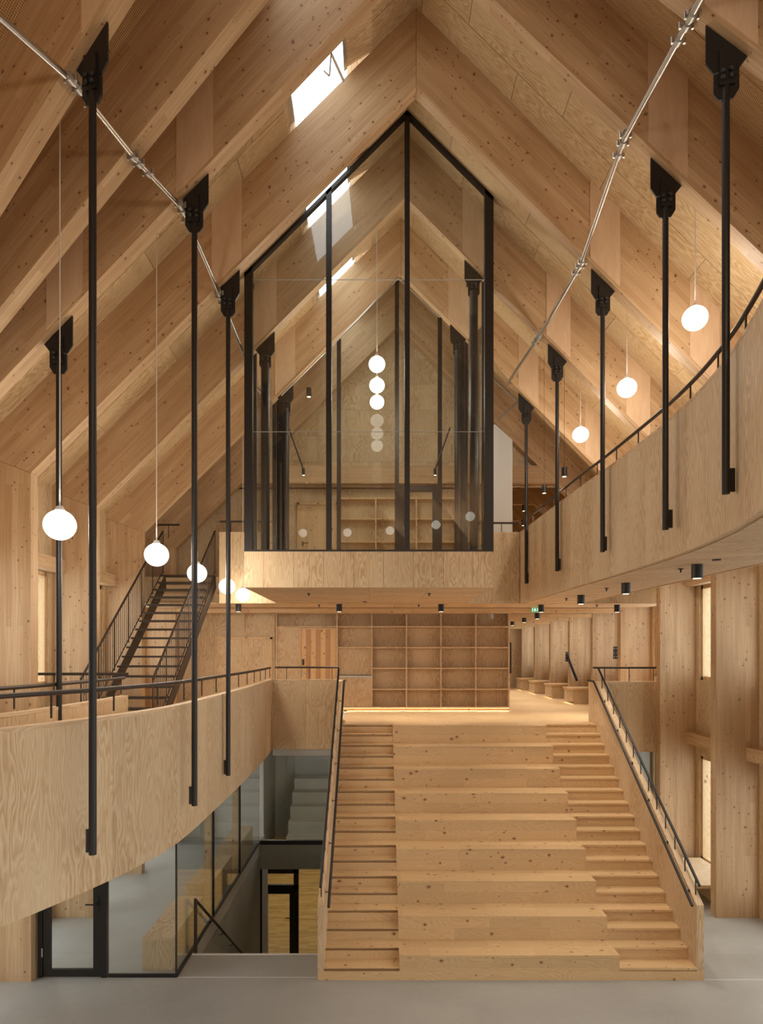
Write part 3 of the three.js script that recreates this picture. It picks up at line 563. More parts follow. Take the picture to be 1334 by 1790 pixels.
// ------------------------------------------------------------------ glazed bay hanging over the stair
{
  const d = 11.65, x0 = -2.225, x1 = 1.93, y0 = L2, dB = 15.4, ridge = 0.49;
  const g = thing('glazed_bay', 'black framed glass bay with pitched top and plywood base above the stair', 'glass room');
  const joints = [427, 461, 513.6, 566, 618.3, 670.6, 722.5, 775.3, 827, 861].map((p) => pxX(p, d));
  for (let i = 0; i < joints.length - 1; i++) part('fascia_panel', box(joints[i] + 0.002, joints[i + 1] - 0.002, SOF, y0 - 0.02, d, d + 0.03, 'y'), pick(M.ply), g);
  for (const [a, b] of [[x0, x0 + 0.03], [x1 - 0.03, x1]]) for (let k = 0; k < 6; k++) part('fascia_panel', box(a, b, SOF, y0 - 0.02, lerp(d + 0.031, dB, k / 6), lerp(d + 0.031, dB, (k + 1) / 6) - 0.004, 'y'), pick(M.ply), g);
  for (let k = 0; k < 4; k++) for (let r = 0; r < 3; r++) part('soffit_panel', box(lerp(x0 + 0.031, x1 - 0.031, k / 4) + 0.002, lerp(x0 + 0.031, x1 - 0.031, (k + 1) / 4) - 0.002, SOF, SOF + 0.02, lerp(d + 0.031, dB, r / 3) + 0.002, lerp(d + 0.031, dB, (r + 1) / 3), 'x'), pick(M.plyPale), g);
  part('bay_floor', box(x0 + 0.031, x1 - 0.031, SOF + 0.021, y0 - 0.02, d + 0.031, dB, 'x'), M.pine[0], g);
  const ry = (x) => TOP - 0.01 - SLOPE * Math.abs(x - ridge);
  const post = (xa, xb, da, db, name = 'post') => { const xm = (xa + xb) / 2; part(name, prism(clip(clip([[xa, y0 - 0.02], [xb, y0 - 0.02], [xb, TOP], [xa, TOP]], SLOPE, 1, TOP + SLOPE * ridge - 0.01), -SLOPE, 1, TOP - SLOPE * ridge - 0.01), (a, b) => V(a, b, da), new THREE.Vector3(0, 0, -(db - da)), AX.y), M.black, g); };
  post(pxX(427, d), pxX(441, d), d, d + 0.12); post(pxX(570, d), pxX(579.5, d), d, d + 0.1); post(pxX(707.5, d), pxX(716.5, d), d, d + 0.1); post(pxX(848, d), pxX(863, d), d, d + 0.14);
  part('bottom_rail', box(x0, x1, y0 - 0.02, y0 + 0.012, d - 0.004, d + 0.1), M.black, g);
  for (const [xa, xb] of [[x0, ridge], [ridge, x1]]) part('top_rail', prism([[xa, ry(xa) - 0.075], [xb, ry(xb) - 0.075], [xb, ry(xb) + 0.0], [xa, ry(xa) + 0.0]], (a, b) => V(a, b, d), new THREE.Vector3(0, 0, -0.1), AX.x), M.black, g);
  const levels = [y0, EYE + 3.695, EYE + 6.245, TOP], cols = [x0 + 0.1, pxX(575, d), pxX(712, d), x1 - 0.1];
  for (let i = 0; i < 3; i++) for (let j = 0; j < 3; j++) {
    let p = [[cols[i] + 0.03, levels[j] + 0.003], [cols[i + 1] - 0.03, levels[j] + 0.003], [cols[i + 1] - 0.03, levels[j + 1] - 0.003], [cols[i] + 0.03, levels[j + 1] - 0.003]];
    p = clip(clip(p, SLOPE, 1, TOP + SLOPE * ridge - 0.06), -SLOPE, 1, TOP - SLOPE * ridge - 0.06);
    if (p.length > 2) part('pane', prism(p, (a, b) => V(a, b, d + 0.05), new THREE.Vector3(0, 0, -0.012), AX.x), M.glass, g);
    if (j > 0) { const xa = cols[i] + 0.03, xb = cols[i + 1] - 0.03; const ya = levels[j]; if (ry(xa) > ya && ry(xb) > ya) part('glass_joint', box(xa, xb, ya - 0.003, ya + 0.003, d + 0.047, d + 0.064), M.grey, g, 'thin grey joint between panes'); }
  }
  for (const x of [x0 + 0.03, x1 - 0.05]) {                        // side walls of the bay
    const yt = ry(x) - 0.05;
    const inset = (a, b) => [a + 0.03, b - 0.03];
    for (const [a, b] of [[d + 0.14, 12.16], [12.38, 13.5], [13.5, 14.56], [14.78, dB]]) part('pane', box(x, x + 0.012, y0 + 0.01, yt, ...inset(a, b), 'y'), M.glass, g);
    for (const q of [12.38, 13.5, 14.78, dB - 0.1]) part('post', box(x - 0.03, x + 0.05, y0, yt, q - 0.03, q + 0.06, 'y'), M.black, g);
    part('side_rail', [box(x - 0.03, x + 0.05, y0 - 0.02, y0 + 0.02, d + 0.1, dB, 'z'), box(x - 0.03, x + 0.05, yt, yt + 0.06, d + 0.1, dB, 'z')], M.black, g);
  }
  settle(g);
  const r = thing('glass_partition', 'inner glass partition with black posts and door at the back of the glazed bay', 'glass partition'), dp = 15.24;
  const cl = (p) => clip(clip(p, SLOPE, 1, TOP + SLOPE * ridge - 0.06), -SLOPE, 1, TOP - SLOPE * ridge - 0.06);
  const xs = [x0 + 0.1, -0.85, 0.42, 1.36, x1 - 0.1];
  const full = (xa, xb, ya, yb, m, name, th) => { const p = cl([[xa, ya], [xb, ya], [xb, yb], [xa, yb]]); if (p.length > 2) part(name, prism(p, (a, b) => V(a, b, dp), new THREE.Vector3(0, 0, -th), AX.y), m, r); };
  for (const x of xs) full(x - 0.04, x + 0.05, L2, TOP, M.black, 'post', 0.08);
  for (let i = 0; i < 4; i++) { if (i !== 2) full(xs[i] + 0.05, xs[i + 1] - 0.04, L2 + 0.03, 8.28, M.glass, 'pane', 0.012); full(xs[i] + 0.05, xs[i + 1] - 0.04, 8.3, TOP, M.glass, 'pane', 0.012); }
  const door = part('door_frame', [box(0.47, 0.6, L2, 8.28, dp, dp + 0.07), box(1.2, 1.32, L2, 8.28, dp, dp + 0.07), box(0.6, 1.2, 8.14, 8.28, dp, dp + 0.07), box(0.6, 1.2, L2, L2 + 0.15, dp, dp + 0.07)], M.black, r);
  part('door_pane', box(0.6, 1.2, L2 + 0.15, 8.14, dp + 0.03, dp + 0.042), M.glass, door); part('door_handle', bar(V(0.56, 7.33, dp - 0.05), V(0.7, 7.33, dp - 0.05), 0.011), M.steel, door);
  settle(r);
}

// ------------------------------------------------------------------ black hangers from the roof frames
function hanger(label, fi, px, yBottom, o = {}) {
  const f = frames[fi], u = o.u ?? uAtPixel(f, px), s = Math.sign(u), yb = beamY(u), r = o.r ?? 0.033, g = thing('hanger', label, 'hanger', 'black steel hangers from the roof frames');
  const t = TH / 2, map = (a, b) => F(f, u + s * a, yb + b, t - 0.01), off = (k) => F(f, 0, 0, k).sub(F(f, 0, 0));
  part('bracket_plate', prism([[-0.163, 0.155], [0.172, -0.166], [0.105, -0.25], [0.105, -0.258], [-0.102, -0.276], [-0.163, -0.182]], map, off(0.02), AX.y), M.black, g);
  const cl = part('clevis_plate', prism([[-0.1, -0.285], [0.105, -0.262], [0.105, -0.43], [0.055, -0.51], [-0.06, -0.51], [-0.1, -0.455]], (a, b) => map(a, b), off(0.02), AX.y), M.black, g);
  part('tongue_plate', prism([[-0.06, -0.09], [0.07, -0.09], [0.07, -0.4], [-0.06, -0.4]], (a, b) => F(f, u + s * a, yb + b, t - 0.035), off(0.024), AX.y), M.black, g);
  for (const [a, b] of [[-0.03, -0.285], [0.035, -0.275], [-0.03, -0.34], [0.035, -0.332]]) { const sp = new THREE.SphereGeometry(0.026, 10, 8), p = F(f, u + s * a, yb + b, t - 0.045); sp.translate(p.x, p.y, p.z); part('bolt', sp, M.black, cl); }
  const top = F(f, u, yb - 0.4, t), end = top.clone().setY(yBottom);
  part('rod', bar(top, end, r, 14), M.black, g);
  if (!o.noFoot) { const w = o.foot ?? 0.06; part('foot_plate', hexa([end.clone().add(new THREE.Vector3(0, 0.02, -0.012)), end.clone().add(new THREE.Vector3(s * w, 0.02, -0.012)), end.clone().add(new THREE.Vector3(s * w, 0.22, -0.012)), end.clone().add(new THREE.Vector3(0, 0.22, -0.012))], [end.clone().add(new THREE.Vector3(0, 0.02, 0.012)), end.clone().add(new THREE.Vector3(s * w, 0.02, 0.012)), end.clone().add(new THREE.Vector3(s * w, 0.22, 0.012)), end.clone().add(new THREE.Vector3(0, 0.22, 0.012))], AX.y), M.black, g); }
  return settle(g);
}
hanger('longest black hanger on the lower balcony front, on the strongly turned frame', 3, 162, 2.88, { foot: 0.055 });
hanger('black hanger on the lower balcony front, between the longest one and the glazed bay hanger', 5, 340, 2.88);
hanger('black hanger on the lower balcony front next to the glazed bay', 6, 399, 2.88);
hanger('black hanger of the far parapet of the lower walkway, behind the first globe', 5, 103, 3.75, { foot: 0.03 });
hanger('black hanger on the upper balcony front, on the turned frame at its curved end', 4, 1269, 5.99, { foot: 0.075 });
hanger('second black hanger on the upper balcony front from its curved end', 5, 1163.5, 5.98, { foot: 0.075 });
hanger('third black hanger on the upper balcony front, on the frame before the glazed bay', 6, 1053.5, 6.05);
hanger('fourth black hanger on the upper balcony front, beyond the glass bay corner', 7, 974, 6.05);
hanger('fifth black hanger on the upper balcony front, where it meets the straight parapet', 8, 920, 6.07);
for (const [fi, u, w] of [[7, 1.2, 'first frame at the balcony side'], [8, 1.2, 'second frame at the balcony side'], [7, -2.46, 'first frame at the steel stair side'], [8, -2.42, 'second frame at the steel stair side']]) hanger('thick black hanger in the glazed bay, ' + w, fi, 0, L2, { u, r: 0.075, noFoot: true });

// ------------------------------------------------------------------ galvanised pipes under the frames
function pipe(label, pts, tees) {
  const g = thing('steel_pipe', label, 'pipe');
  for (let i = 1; i < pts.length; i++) part('tube', bar(pts[i - 1], pts[i], 0.03, 14), M.steel, g);
  for (let i = 1; i < pts.length - 1; i++) {
    const along = pts[i + 1].clone().sub(pts[i]).normalize();
    for (const k of [-0.06, 0.05, 0.22]) {
      const p = pts[i].clone().addScaledVector(along, k), cl = part('clamp', bar(p.clone().addScaledVector(along, -0.035), p.clone().addScaledVector(along, 0.035), 0.042, 12), M.steelDull, g);
      const side = new THREE.Vector3().crossVectors(along, AX.y).normalize();
      for (const s of [-1, 1]) part('clamp_bolt', bar(p.clone().addScaledVector(side, s * 0.055).add(new THREE.Vector3(0, -0.03, 0)), p.clone().addScaledVector(side, s * 0.055).add(new THREE.Vector3(0, 0.03, 0)), 0.012, 6), M.steel, cl);
    }
    part('strap', bar(pts[i], pts[i].clone().setY(pts[i].y + 0.1), 0.02, 8), M.steelDull, g);
  }
  return settle(g);
}
const under = (fi, px, drop = 0.08) => { const f = frames[fi], u = uAtPixel(f, px); return F(f, u, beamY(u) - drop, TH / 2); };
{
  const a = [[3, 131], [4, 238], [5, 318], [6, 384], [7, 432]].map(([f, p]) => under(f, p)); a.unshift(a[0].clone().multiplyScalar(2).sub(a[1]).add(new THREE.Vector3(-0.3, 0, 0.1)));
  pipe('galvanised pipe with clamps running under the frames above the lower walkway', a);
  const b = [[4, 1204], [5, 1091], [6, 1016], [7, 941], [8, 886]].map(([f, p]) => under(f, p)); b.unshift(b[0].clone().multiplyScalar(2).sub(b[1]));
  pipe('galvanised pipe with clamps running under the frames above the upper balcony', b);
  const c = thing('steel_pipe', 'thin galvanised pipe along the frame behind the white panel', 'pipe'); part('tube', polyTube([V(2.3, 11.18, 15.9), V(3.19, 10.33, 15.9), V(2.76, 9.92, 15.9)], 0.022), M.steelDull, c); settle(c);
  const e = thing('steel_pipe', 'thin galvanised pipe under the ridge inside the glazed bay', 'pipe'); part('tube', polyTube([V(-2.0, beamY(-2.5) - 0.1, 14.5), V(-0.4, beamY(-0.9) - 0.12, 14.5), V(0.42, beamY(0.05) - 0.1, 14.5), V(1.3, beamY(0.85) - 0.12, 14.5)], 0.02), M.steel, e); settle(e);
}

// ------------------------------------------------------------------ lamps
function globe(label, x, y, d, group, cord = true, power = 1) {
  const g = thing('globe_pendant', label, 'pendant lamp', group), r = 0.15;
  const s = new THREE.SphereGeometry(r, 32, 24); s.scale(1, 0.96, 1); s.translate(x, y, -d); part('globe', s, M.globe, g, 'glowing white glass globe');
  part('cap', bar(V(x, y + r * 0.93, d), V(x, y + r + 0.03, d), 0.05, 14, 0.03), M.white, g); part('stem', bar(V(x, y + r + 0.03, d), V(x, y + r + 0.2, d), 0.008, 8), M.white, g);
  const fi = frames.findIndex((f) => f.d > d), f = frames[Math.max(1, fi)], u = x - f.x;
  if (cord) part('cord', bar(V(x, y + r + 0.2, d), V(x, roofY(u) - 0.02, d), 0.006, 6), M.cord, g);
  const l = new THREE.PointLight(WARM, GLOBE_CD * power); l.position.set(x, y, -d); l.castShadow = true; l.shadow.radius = 7; scene.add(l);
  return settle(g);
}
[[-3.05, 6.7], [-2.77, 8.75], [-2.79, 10.79], [-2.79, 12.94], [-2.87, 14.88]].forEach(([x, d], i) => globe('white glass globe pendant above the lower walkway, ' + ['in front of the far parapet hanger', 'over the foot of the steel stair', 'before the head of the steel stair', 'beside the hanger next to the glazed bay', 'beside the corner of the glazed bay base'][i], x, EYE + 1.22, d, 'globe pendants over the lower walkway', true, [1, 1, 1, 0.8, 0.4][i]));
[[3.9, 8.57], [3.87, 10.83], [3.83, 13.16]].forEach(([x, d], i) => globe('white glass globe pendant above the upper walkway, ' + ['between first and second balcony hanger', 'between second and third balcony hanger', 'between third and fourth balcony hanger'][i], x, EYE + 4.1, d, 'globe pendants over the upper walkway'));
[[2.87, 1.8], [1.93, 0.4], [0.43, -0.7], [-1.06, -1.1], [-2.63, -1.2]].forEach(([x, d]) => globe('white glass globe pendant over the entrance end, mirrored in the glazed bay', x, EYE + 4.2, d, 'globe pendants at the entrance end', false, 1));
[12.73, 13.74, 14.66].forEach((d) => globe('white glass globe pendant hanging inside the glazed bay', -0.01, EYE + 5.25, d, 'globe pendants in the glazed bay', true, 0.7));

function downlight(label, x, top, d, group, h = 0.17, r = 0.068, power = 1) {
  const g = thing('downlight', label, 'ceiling lamp', group);
  part('housing', bar(V(x, top - h, d), V(x, top, d), r, 20), M.black, g);
  part('lens', bar(V(x, top - h - 0.004, d), V(x, top - h - 0.0005, d), r * 0.72, 16), M.lens, g, 'small glowing lens');
  if (power) { const l = new THREE.SpotLight(WARM, SPOT_CD * power, 0, rad(48), 0.7); l.position.set(x, top - h - 0.02, -d); l.target.position.set(x, top - h - 1, -d); l.castShadow = true; l.shadow.radius = 2; scene.add(l, l.target); }
  return settle(g);
}
[[3.94, 8.6], [3.88, 10.9], [3.85, 13.2]].forEach(([x, d], i) => downlight('black cylinder downlight under the curved upper walkway, ' + ['largest, towards the window posts', 'middle one of the curve', 'above the stair head railing'][i], x, SOF, d, 'downlights under the upper walkway'));
[[3.73, 15.9], [5.46, 15.9], [-0.86, 15.7], [1.43, 15.7], [-3.13, 15.7]].forEach(([x, d], i) => downlight('black cylinder downlight on the soffit ' + ['beside the exit sign', 'before the corridor post with the bolted plate', 'above the door side of the bookcase', 'above the middle of the bookcase', 'above the flush panel door'][i], x, SOF, d, 'downlights over the stair head', 0.17, 0.065));
[[4.35, 19.0], [4.5, 21.4], [4.6, 23.8], [4.7, 26.2]].forEach(([x, d]) => downlight('small black downlight on the ceiling of the window corridor', x, SOF, d, 'downlights in the corridor', 0.17, 0.07));
[[3.32, EYE + 3.28, 12.4], [3.44, EYE + 3.44, 14.4], [3.78, EYE + 3.8, 18.0], [4.3, EYE + 3.9, 20.6], [4.5, EYE + 3.9, 23.0]].forEach(([x, y, d]) => { const g = downlight('black cylinder downlight hung over the upper walkway behind the railing', x, y, d, 'hanging downlights over the upper walkway', 0.16, 0.05, 1.0); const c = part('cord', bar(new THREE.Vector3(0, 0.16, 0), new THREE.Vector3(0, roofY(x - 0.5) - y + 0.16, 0), 0.003, 5), M.black, g); });  // the last two are added to brighten the upper corridor
[[pxX(540, 16), EYE + (1140 - 686) * 16 / 1220, 16]].forEach(([x, y, d]) => downlight('black cylinder downlight on the rafter inside the glazed bay', x, y + 0.1, d, null, 0.2, 0.06, 0.5));
// bar-shaped spots standing out in the upper room
[[-1.9, 1], [1.55, -1]].forEach(([x, s], i) => { const g = thing('track_lamp', i ? 'slanting black track lamp in the bay near the balcony' : 'slanting black track lamp in the bay near the steel stair', 'lamp'); part('arm', bar(V(x, EYE + 4.8, 14.9), V(x + s * 0.32, EYE + 3.9, 14.9), 0.016, 8), M.black, g); part('head', bar(V(x + s * 0.32, EYE + 3.78, 14.9), V(x + s * 0.32, EYE + 3.92, 14.9), 0.035, 12), M.black, g); part('lens', bar(V(x + s * 0.32, EYE + 3.775, 14.9), V(x + s * 0.32, EYE + 3.779, 14.9), 0.026, 12), M.lens, g); settle(g); });
// sprinkler heads
[[3.92, 9.02], [3.86, 11.76], [3.79, 14.0], [5.0, 15.9], [-1.26, 12.8], [0.95, 12.8], [-1.33, 15.9], [0.94, 15.9]].forEach(([x, d]) => { const g = thing('sprinkler', x > 3 ? 'small dark sprinkler head under the curved walkway' : 'small dark sprinkler head under the glazed bay', 'sprinkler', x > 3 ? 'sprinklers under the curved walkway' : 'sprinklers under the bay'); part('body', [bar(V(x, SOF - 0.05, d), V(x, SOF, d), 0.012, 8), bar(V(x, SOF - 0.012, d), V(x, SOF, d), 0.035, 12)], M.black, g); part('deflector', bar(V(x, SOF - 0.058, d), V(x, SOF - 0.052, d), 0.02, 10), M.steelDull, g); settle(g); });
[[3.95, 8.13], [-0.27, 14.9]].forEach(([x, d], i) => { const g = thing('soffit_disc', i ? 'flat dark disc in the soffit under the glazed bay' : 'flat dark disc in the soffit of the curved walkway', 'detector'); part('disc', bar(V(x, SOF - 0.012, d), V(x, SOF, d), 0.05, 16), M.black, g); settle(g); });
{ // emergency exit sign
  const g = thing('exit_sign', 'green emergency exit sign with a white downward arrow', 'exit sign'), d = 16.9, x = pxX(935, d), y = pxY(1066, d);
  part('plate', box(x - 0.075, x + 0.075, y - 0.055, y + 0.055, d - 0.02, d), M.signGreen, g);
  part('arrow', prism([[0, -0.04], [0.035, 0.0], [0.012, 0.0], [0.012, 0.04], [-0.012, 0.04], [-0.012, 0.0], [-0.035, 0.0]], (a, b) => V(x + a, y + b, d - 0.0202), new THREE.Vector3(0, 0, 0.003), AX.y), M.signWhite, g);
  for (const s of [-1, 1]) part('side_field', box(x + s * 0.06 - 0.008, x + s * 0.06 + 0.008, y - 0.04, y + 0.04, d - 0.023, d - 0.0202), M.signWhite, g);
  settle(g);
}
{ // projector at the bookcase top
  const g = thing('camera_unit', 'small grey ceiling camera above the end of the bookcase', 'camera'), x = pxX(863, 17), y = SOF;
  part('mount', bar(V(x, y - 0.12, 17.4), V(x, y, 17.4), 0.025, 8), M.steelDull, g); part('head', bar(V(x, y - 0.25, 17.4), V(x, y - 0.12, 17.4), 0.06, 12), M.grey, g); settle(g);
}

// ------------------------------------------------------------------ steel stair to the upper floor
{
  const g = thing('steel_stair', 'dark steel stair with open treads and barred railings', 'stair'), n = 18, d0 = 11.3, d1 = 15.55, xl = -4.75, xr = -3.65, y0 = L1, rise = (L2 - L1) / n, run = (d1 - d0) / n;
  for (let k = 1; k <= n; k++) { const d = d0 + (k - 1) * run, y = y0 + k * rise; part('tread', box(xl, xr, y - 0.035, y, d, d + 0.28), M.brownSteel, g); }
  for (const x of [xl - 0.01, xr + 0.01]) part('stringer', hexa([V(x - 0.01, y0, d0 - 0.05), V(x - 0.01, y0, d0 + 0.32), V(x - 0.01, L2 - 0.26, d1 + 0.15), V(x - 0.01, L2 + 0.03, d1 + 0.1)], [V(x + 0.01, y0, d0 - 0.05), V(x + 0.01, y0, d0 + 0.32), V(x + 0.01, L2 - 0.26, d1 + 0.15), V(x + 0.01, L2 + 0.03, d1 + 0.1)], AX.z), M.brownSteel, g);
  for (const x of [xl - 0.03, xr + 0.03]) {
    const at = (t, lift) => V(x, lerp(y0 + 0.1, L2 + 0.05, t) + lift, lerp(d0 - 0.05, d1, t));
    const rl = part('railing', [beamBox(at(0, 0.95), at(1, 0.95), 0.035, 0.02), beamBox(at(0, 0.06), at(1, 0.06), 0.02, 0.012)], M.brownSteel, g);
    for (let k = 0; k <= 6; k++) part('railing_post', beamBox(at(k / 6, 0), at(k / 6, 0.95), 0.04, 0.012), M.brownSteel, rl);
    for (let k = 1; k < 42; k++) if (k % 7) part('baluster', bar(at(k / 42, 0.06), at(k / 42, 0.95), 0.006, 5), M.brownSteel, rl);
  }
  settle(g);
  straightRail('level dark handrail at the head of the steel stair', V(-5.1, 7.285, 16.2), V(-4.6, 7.285, 16.2), 0.3, 0.3);
  straightRail('level dark handrail behind the lower walkway at the foot of the steel stair', V(-5.0, 4.0, 10.25), V(-3.66, 4.0, 10.25), 0.31, 0.6);
}

// ------------------------------------------------------------------ glass screen, doors and bench at the left
{
  const d = 9.94, xc = -2.876, top = 2.5;
  const g = thing('glass_screen', 'tall frameless glass screen around the basement stair', 'glass screen');
  part('pane', box(-3.83, xc, 0.04, top, d, d + 0.014), M.glass, g);
  const stops = [9.95, 12.16, 14.5, 16.98];
  for (let i = 0; i < 3; i++) { const m = (stops[i] + stops[i + 1]) / 2; for (const [a, b] of i ? [[stops[i] + 0.12, m], [m, stops[i + 1]]] : [[stops[i], m], [m, stops[i + 1]]]) part('pane', box(xc, xc + 0.014, 0.04, top, a + 0.004, b - 0.004, 'y'), M.glass, g); }
  part('bottom_track', [box(-3.83, xc + 0.02, 0, 0.045, d - 0.01, d + 0.03), box(xc - 0.01, xc + 0.03, 0, 0.05, d, 17.0, 'z')], M.black, g);
  part('corner_joint', box(xc - 0.004, xc + 0.018, 0.04, top, d - 0.004, d + 0.018, 'y'), M.brownSteel, g);
  for (const q of [12.16, 14.5]) { const p = part('timber_post', box(xc - 0.14, xc - 0.01, 0, top, q, q + 0.12, 'y'), M.pine[0], g); part('black_edge', box(xc - 0.009, xc + 0.03, 0.05, top, q - 0.01, q + 0.03, 'y'), M.black, p); }
  for (const [a, b] of [[-2.86, -1.85], [-1.84, -0.86]]) part('pane', box(a, b, 0.04, 2.42, 17.05, 17.064), M.glass, g);
  part('end_rail', box(-2.86, -0.86, -0.06, 0.04, 17.0, 17.1), M.black, g); part('end_rail', box(-2.86, -0.86, 2.42, 2.5, 17.0, 17.1), M.black, g);
  settle(g);
  const dr = structure('door_4', 'glazed entrance door with black frame at the glass screen', 'door'), x0 = -4.83, x1 = -3.85;
  part('door_frame', [box(x0, x0 + 0.06, 0, top, d - 0.02, d + 0.06, 'y'), box(x1 - 0.08, x1, 0, top, d - 0.02, d + 0.06, 'y'), box(x0, x1, top - 0.1, top, d - 0.02, d + 0.06)], M.black, dr);
  const leaf = part('leaf_frame', [box(x0 + 0.065, x0 + 0.17, 0.01, top - 0.1, d, d + 0.05, 'y'), box(x1 - 0.2, x1 - 0.085, 0.01, top - 0.1, d, d + 0.05, 'y'), box(x0 + 0.17, x1 - 0.2, 0.01, 0.11, d, d + 0.05), box(x0 + 0.17, x1 - 0.2, top - 0.2, top - 0.1, d, d + 0.05)], M.black, dr);
  part('pane', box(x0 + 0.17, x1 - 0.2, 0.11, top - 0.2, d + 0.02, d + 0.032), M.glass, leaf);
  part('handle', [bar(V(x1 - 0.14, 1.05, d - 0.05), V(x1 - 0.29, 1.05, d - 0.05), 0.011), bar(V(x1 - 0.14, 1.05, d - 0.05), V(x1 - 0.14, 1.05, d), 0.011), box(x1 - 0.16, x1 - 0.12, 0.9, 1.15, d - 0.008, d)], M.black, leaf);
  part('hinge', bar(V(x0 + 0.06, 0.3, d - 0.02), V(x0 + 0.06, 0.42, d - 0.02), 0.012, 8), M.steel, dr);
  const lo = structure('door_5', 'black framed glass door of the sunken hall', 'door'), q = 17.05, a = -2.9, b = -1.93;
  part('door_frame', [box(a, a + 0.12, LOW, -0.68, q, q + 0.08, 'y'), box(b - 0.12, b, LOW, -0.68, q, q + 0.08, 'y'), box(a, b, -0.78, -0.68, q, q + 0.08), box(a, b, -1.16, -1.06, q, q + 0.08)], M.black, lo);
  const ll = part('leaf_frame', [box(a + 0.125, a + 0.22, LOW, -1.165, q + 0.01, q + 0.06, 'y'), box(b - 0.22, b - 0.125, LOW, -1.165, q + 0.01, q + 0.06, 'y'), box(a + 0.22, b - 0.22, -1.28, -1.165, q + 0.01, q + 0.06)], M.black, lo);
  part('pane', box(a + 0.22, b - 0.22, LOW + 0.05, -1.28, q + 0.03, q + 0.042), M.glass, ll); part('pane', box(a + 0.12, b - 0.12, -1.06, -0.78, q + 0.03, q + 0.042), M.glass, lo);
  part('side_pane', box(b + 0.01, WELL[1], LOW, -0.68, q + 0.03, q + 0.042), M.glass, lo);
  part('handle', bar(V(b - 0.17, -1.85, q - 0.05), V(b - 0.31, -1.85, q - 0.05), 0.011), M.black, lo);
  [[10.15, 11.9], [12.5, 14.3], [14.9, 16.7]].forEach(([p, r], i) => {
    const t = thing('box_bench', ['plywood box bench nearest the glazed door behind the glass screen', 'plywood box bench in the middle behind the glass screen', 'plywood box bench at the far end behind the glass screen'][i], 'bench');
    part('seat', box(-3.42, -2.98, 0.44, 0.47, p, r, 'z'), M.plyPale[0], t); part('front_end', box(-3.42, -2.98, 0, 0.439, p, p + 0.02, 'y'), M.ply[0], t); part('back_end', box(-3.42, -2.98, 0, 0.439, r - 0.02, r, 'y'), M.ply[0], t);
    part('side', box(-3.42, -3.4, 0, 0.439, p + 0.02, r - 0.02, 'z'), M.ply[2], t); part('side', box(-3.0, -2.98, 0, 0.439, p + 0.02, r - 0.02, 'z'), M.ply[2], t); settle(t);
  });
  const h = thing('stairwell_handrail', 'brown steel handrail with one post leading down the basement stair', 'handrail'), hx = -2.8;
  part('rail', polyTube([V(hx, 0.83, 10.72), V(hx, -1.9, 14.9)], 0.022, 10), M.brownSteel, h); part('post', beamBox(V(hx, 0, 10.74), V(hx, 0.82, 10.74), 0.03, 0.045), M.brownSteel, h);
  for (const t of [0.25, 0.45, 0.65, 0.85]) { const p = V(hx, lerp(0.83, -1.9, t), lerp(10.72, 14.9, t)); part('wall_bracket', [bar(p, p.clone().add(new THREE.Vector3(0, -0.07, 0)), 0.007, 6), bar(p.clone().add(new THREE.Vector3(0, -0.07, 0)), p.clone().add(new THREE.Vector3(-0.07, -0.07, 0)), 0.007, 6)], M.brownSteel, h); }
  settle(h);
  const tr = structure('trim_2', 'grey edge strip under the plywood parapet above the glass', 'trim'); part('strip', box(-2.3, -0.86, 2.36, 2.495, 15.32, 15.45), M.grey, tr);
}

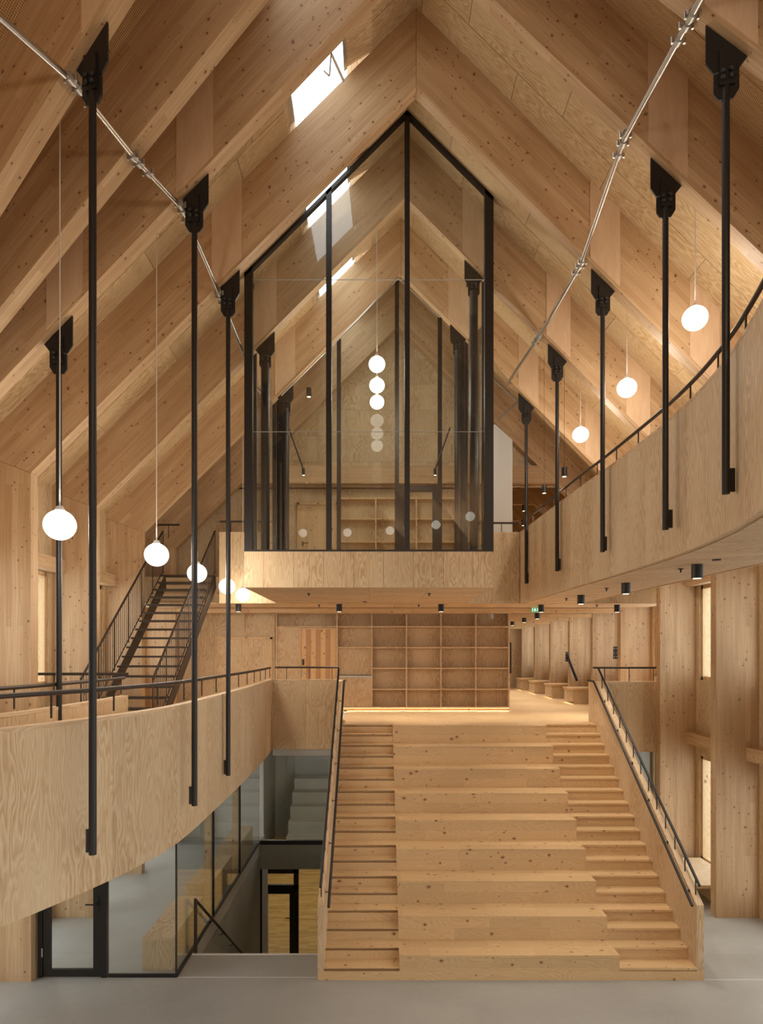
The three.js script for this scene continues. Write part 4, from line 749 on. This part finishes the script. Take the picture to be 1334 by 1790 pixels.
// ------------------------------------------------------------------ right side: corridor benches, steel plates, wall under the landing
{
  const words = ['wooden window bench next to the stair head parapet', 'second wooden window bench of the corridor', 'third wooden window bench of the corridor', 'farthest wooden window bench of the corridor'];
  [19.9, 22.3, 24.7, 27.1].forEach((d, i) => {
    const t = thing('window_bench', words[i], 'bench'), x0 = 5.55, x1 = 6.7;
    part('seat', box(x0, x1, L1 + 0.4, L1 + 0.45, d, d + 1.0, 'z'), M.pine[2], t); part('support', box(x0 + 0.03, x0 + 0.06, L1 + 0.06, L1 + 0.4, d + 0.05, d + 0.95, 'y'), M.ply[1], t); part('support', box(x0 + 0.06, x1, L1, L1 + 0.4, d + 0.03, d + 0.05, 'y'), M.ply[0], t);
    part('backrest', box(6.6, 6.7, L1 + 0.451, L1 + 0.9, d, d + 1.6, 'y'), M.ply[2], t);
    part('led_strip', box(x0 + 0.062, x0 + 0.08, L1 + 0.07, L1 + 0.085, d + 0.06, d + 0.94, 'z'), M.led, t, 'glowing warm light strip'); settle(t);
    const l = new THREE.RectAreaLight(new THREE.Color(1, 0.74, 0.38), STRIP, 0.9, 0.03); l.position.copy(V(x0 + 0.05, L1 + 0.05, d + 0.5)); l.lookAt(V(x0 - 0.15, L1, d + 0.5)); scene.add(l);
  });
  [[pxX(1074.5, 17.0), 17.0, 1141], [pxX(990.5, 21.7), 21.7, 1148]].forEach(([x, d, py], i) => {
    const t = thing('steel_connector', i ? 'black bolted steel plate with diagonal brace on the far corridor post' : 'black bolted steel plate on the corridor post by the stair railing', 'steel plate'), y = pxY(py, d);
    part('plate', box(x - 0.05, x + 0.05, y - 0.15, y + 0.15, d - 0.07, d - 0.05), M.black, t);
    for (const a of [-0.1, 0, 0.1]) for (const b of [-0.028, 0.028]) { const s = new THREE.SphereGeometry(0.014, 8, 6); s.translate(x + b, y + a, -(d - 0.075)); part('bolt', s, M.steelDull, t); }
    if (i) part('brace', beamBox(V(x, y + 0.02, d - 0.09), V(x + 0.3, y - 0.75, d - 0.09), 0.04, 0.07), M.black, t);
    settle(t);
  });
  const h = thing('wall_bar', 'vertical black bar on the end of the bookcase at the corridor', 'wall bar'); part('bar', box(3.36, 3.4, pxY(1177, 17.7), pxY(1123, 17.7), 17.72, 17.78, 'y'), M.black, h); settle(h);
  const w = structure('wall_under', 'grey concrete wall under the landing beside the wide stair', 'wall'); part('wall_panel', box(-0.5, 5.4, 0, 2.5, 15.6, 15.8), M.wallConcrete, w); part('wall_panel', box(5.4, 5.46, 0, 2.5, 15.5, 15.8, 'y'), M.pine[2], w); part('wall_panel', box(5.46, 6.6, 0, 2.5, 16.9, 17.1), M.wallConcrete, w);
  const b = thing('low_bench', 'low wooden bench under the window between the posts right of the stair', 'bench'); part('seat', box(5.6, 6.62, 0.36, 0.42, 12.6, 14.3, 'z'), M.plyPale[0], b); part('support', box(6.2, 6.62, 0, 0.36, 12.7, 14.2, 'y'), M.ply[0], b); settle(b);
}

renderer.render(scene, camera);
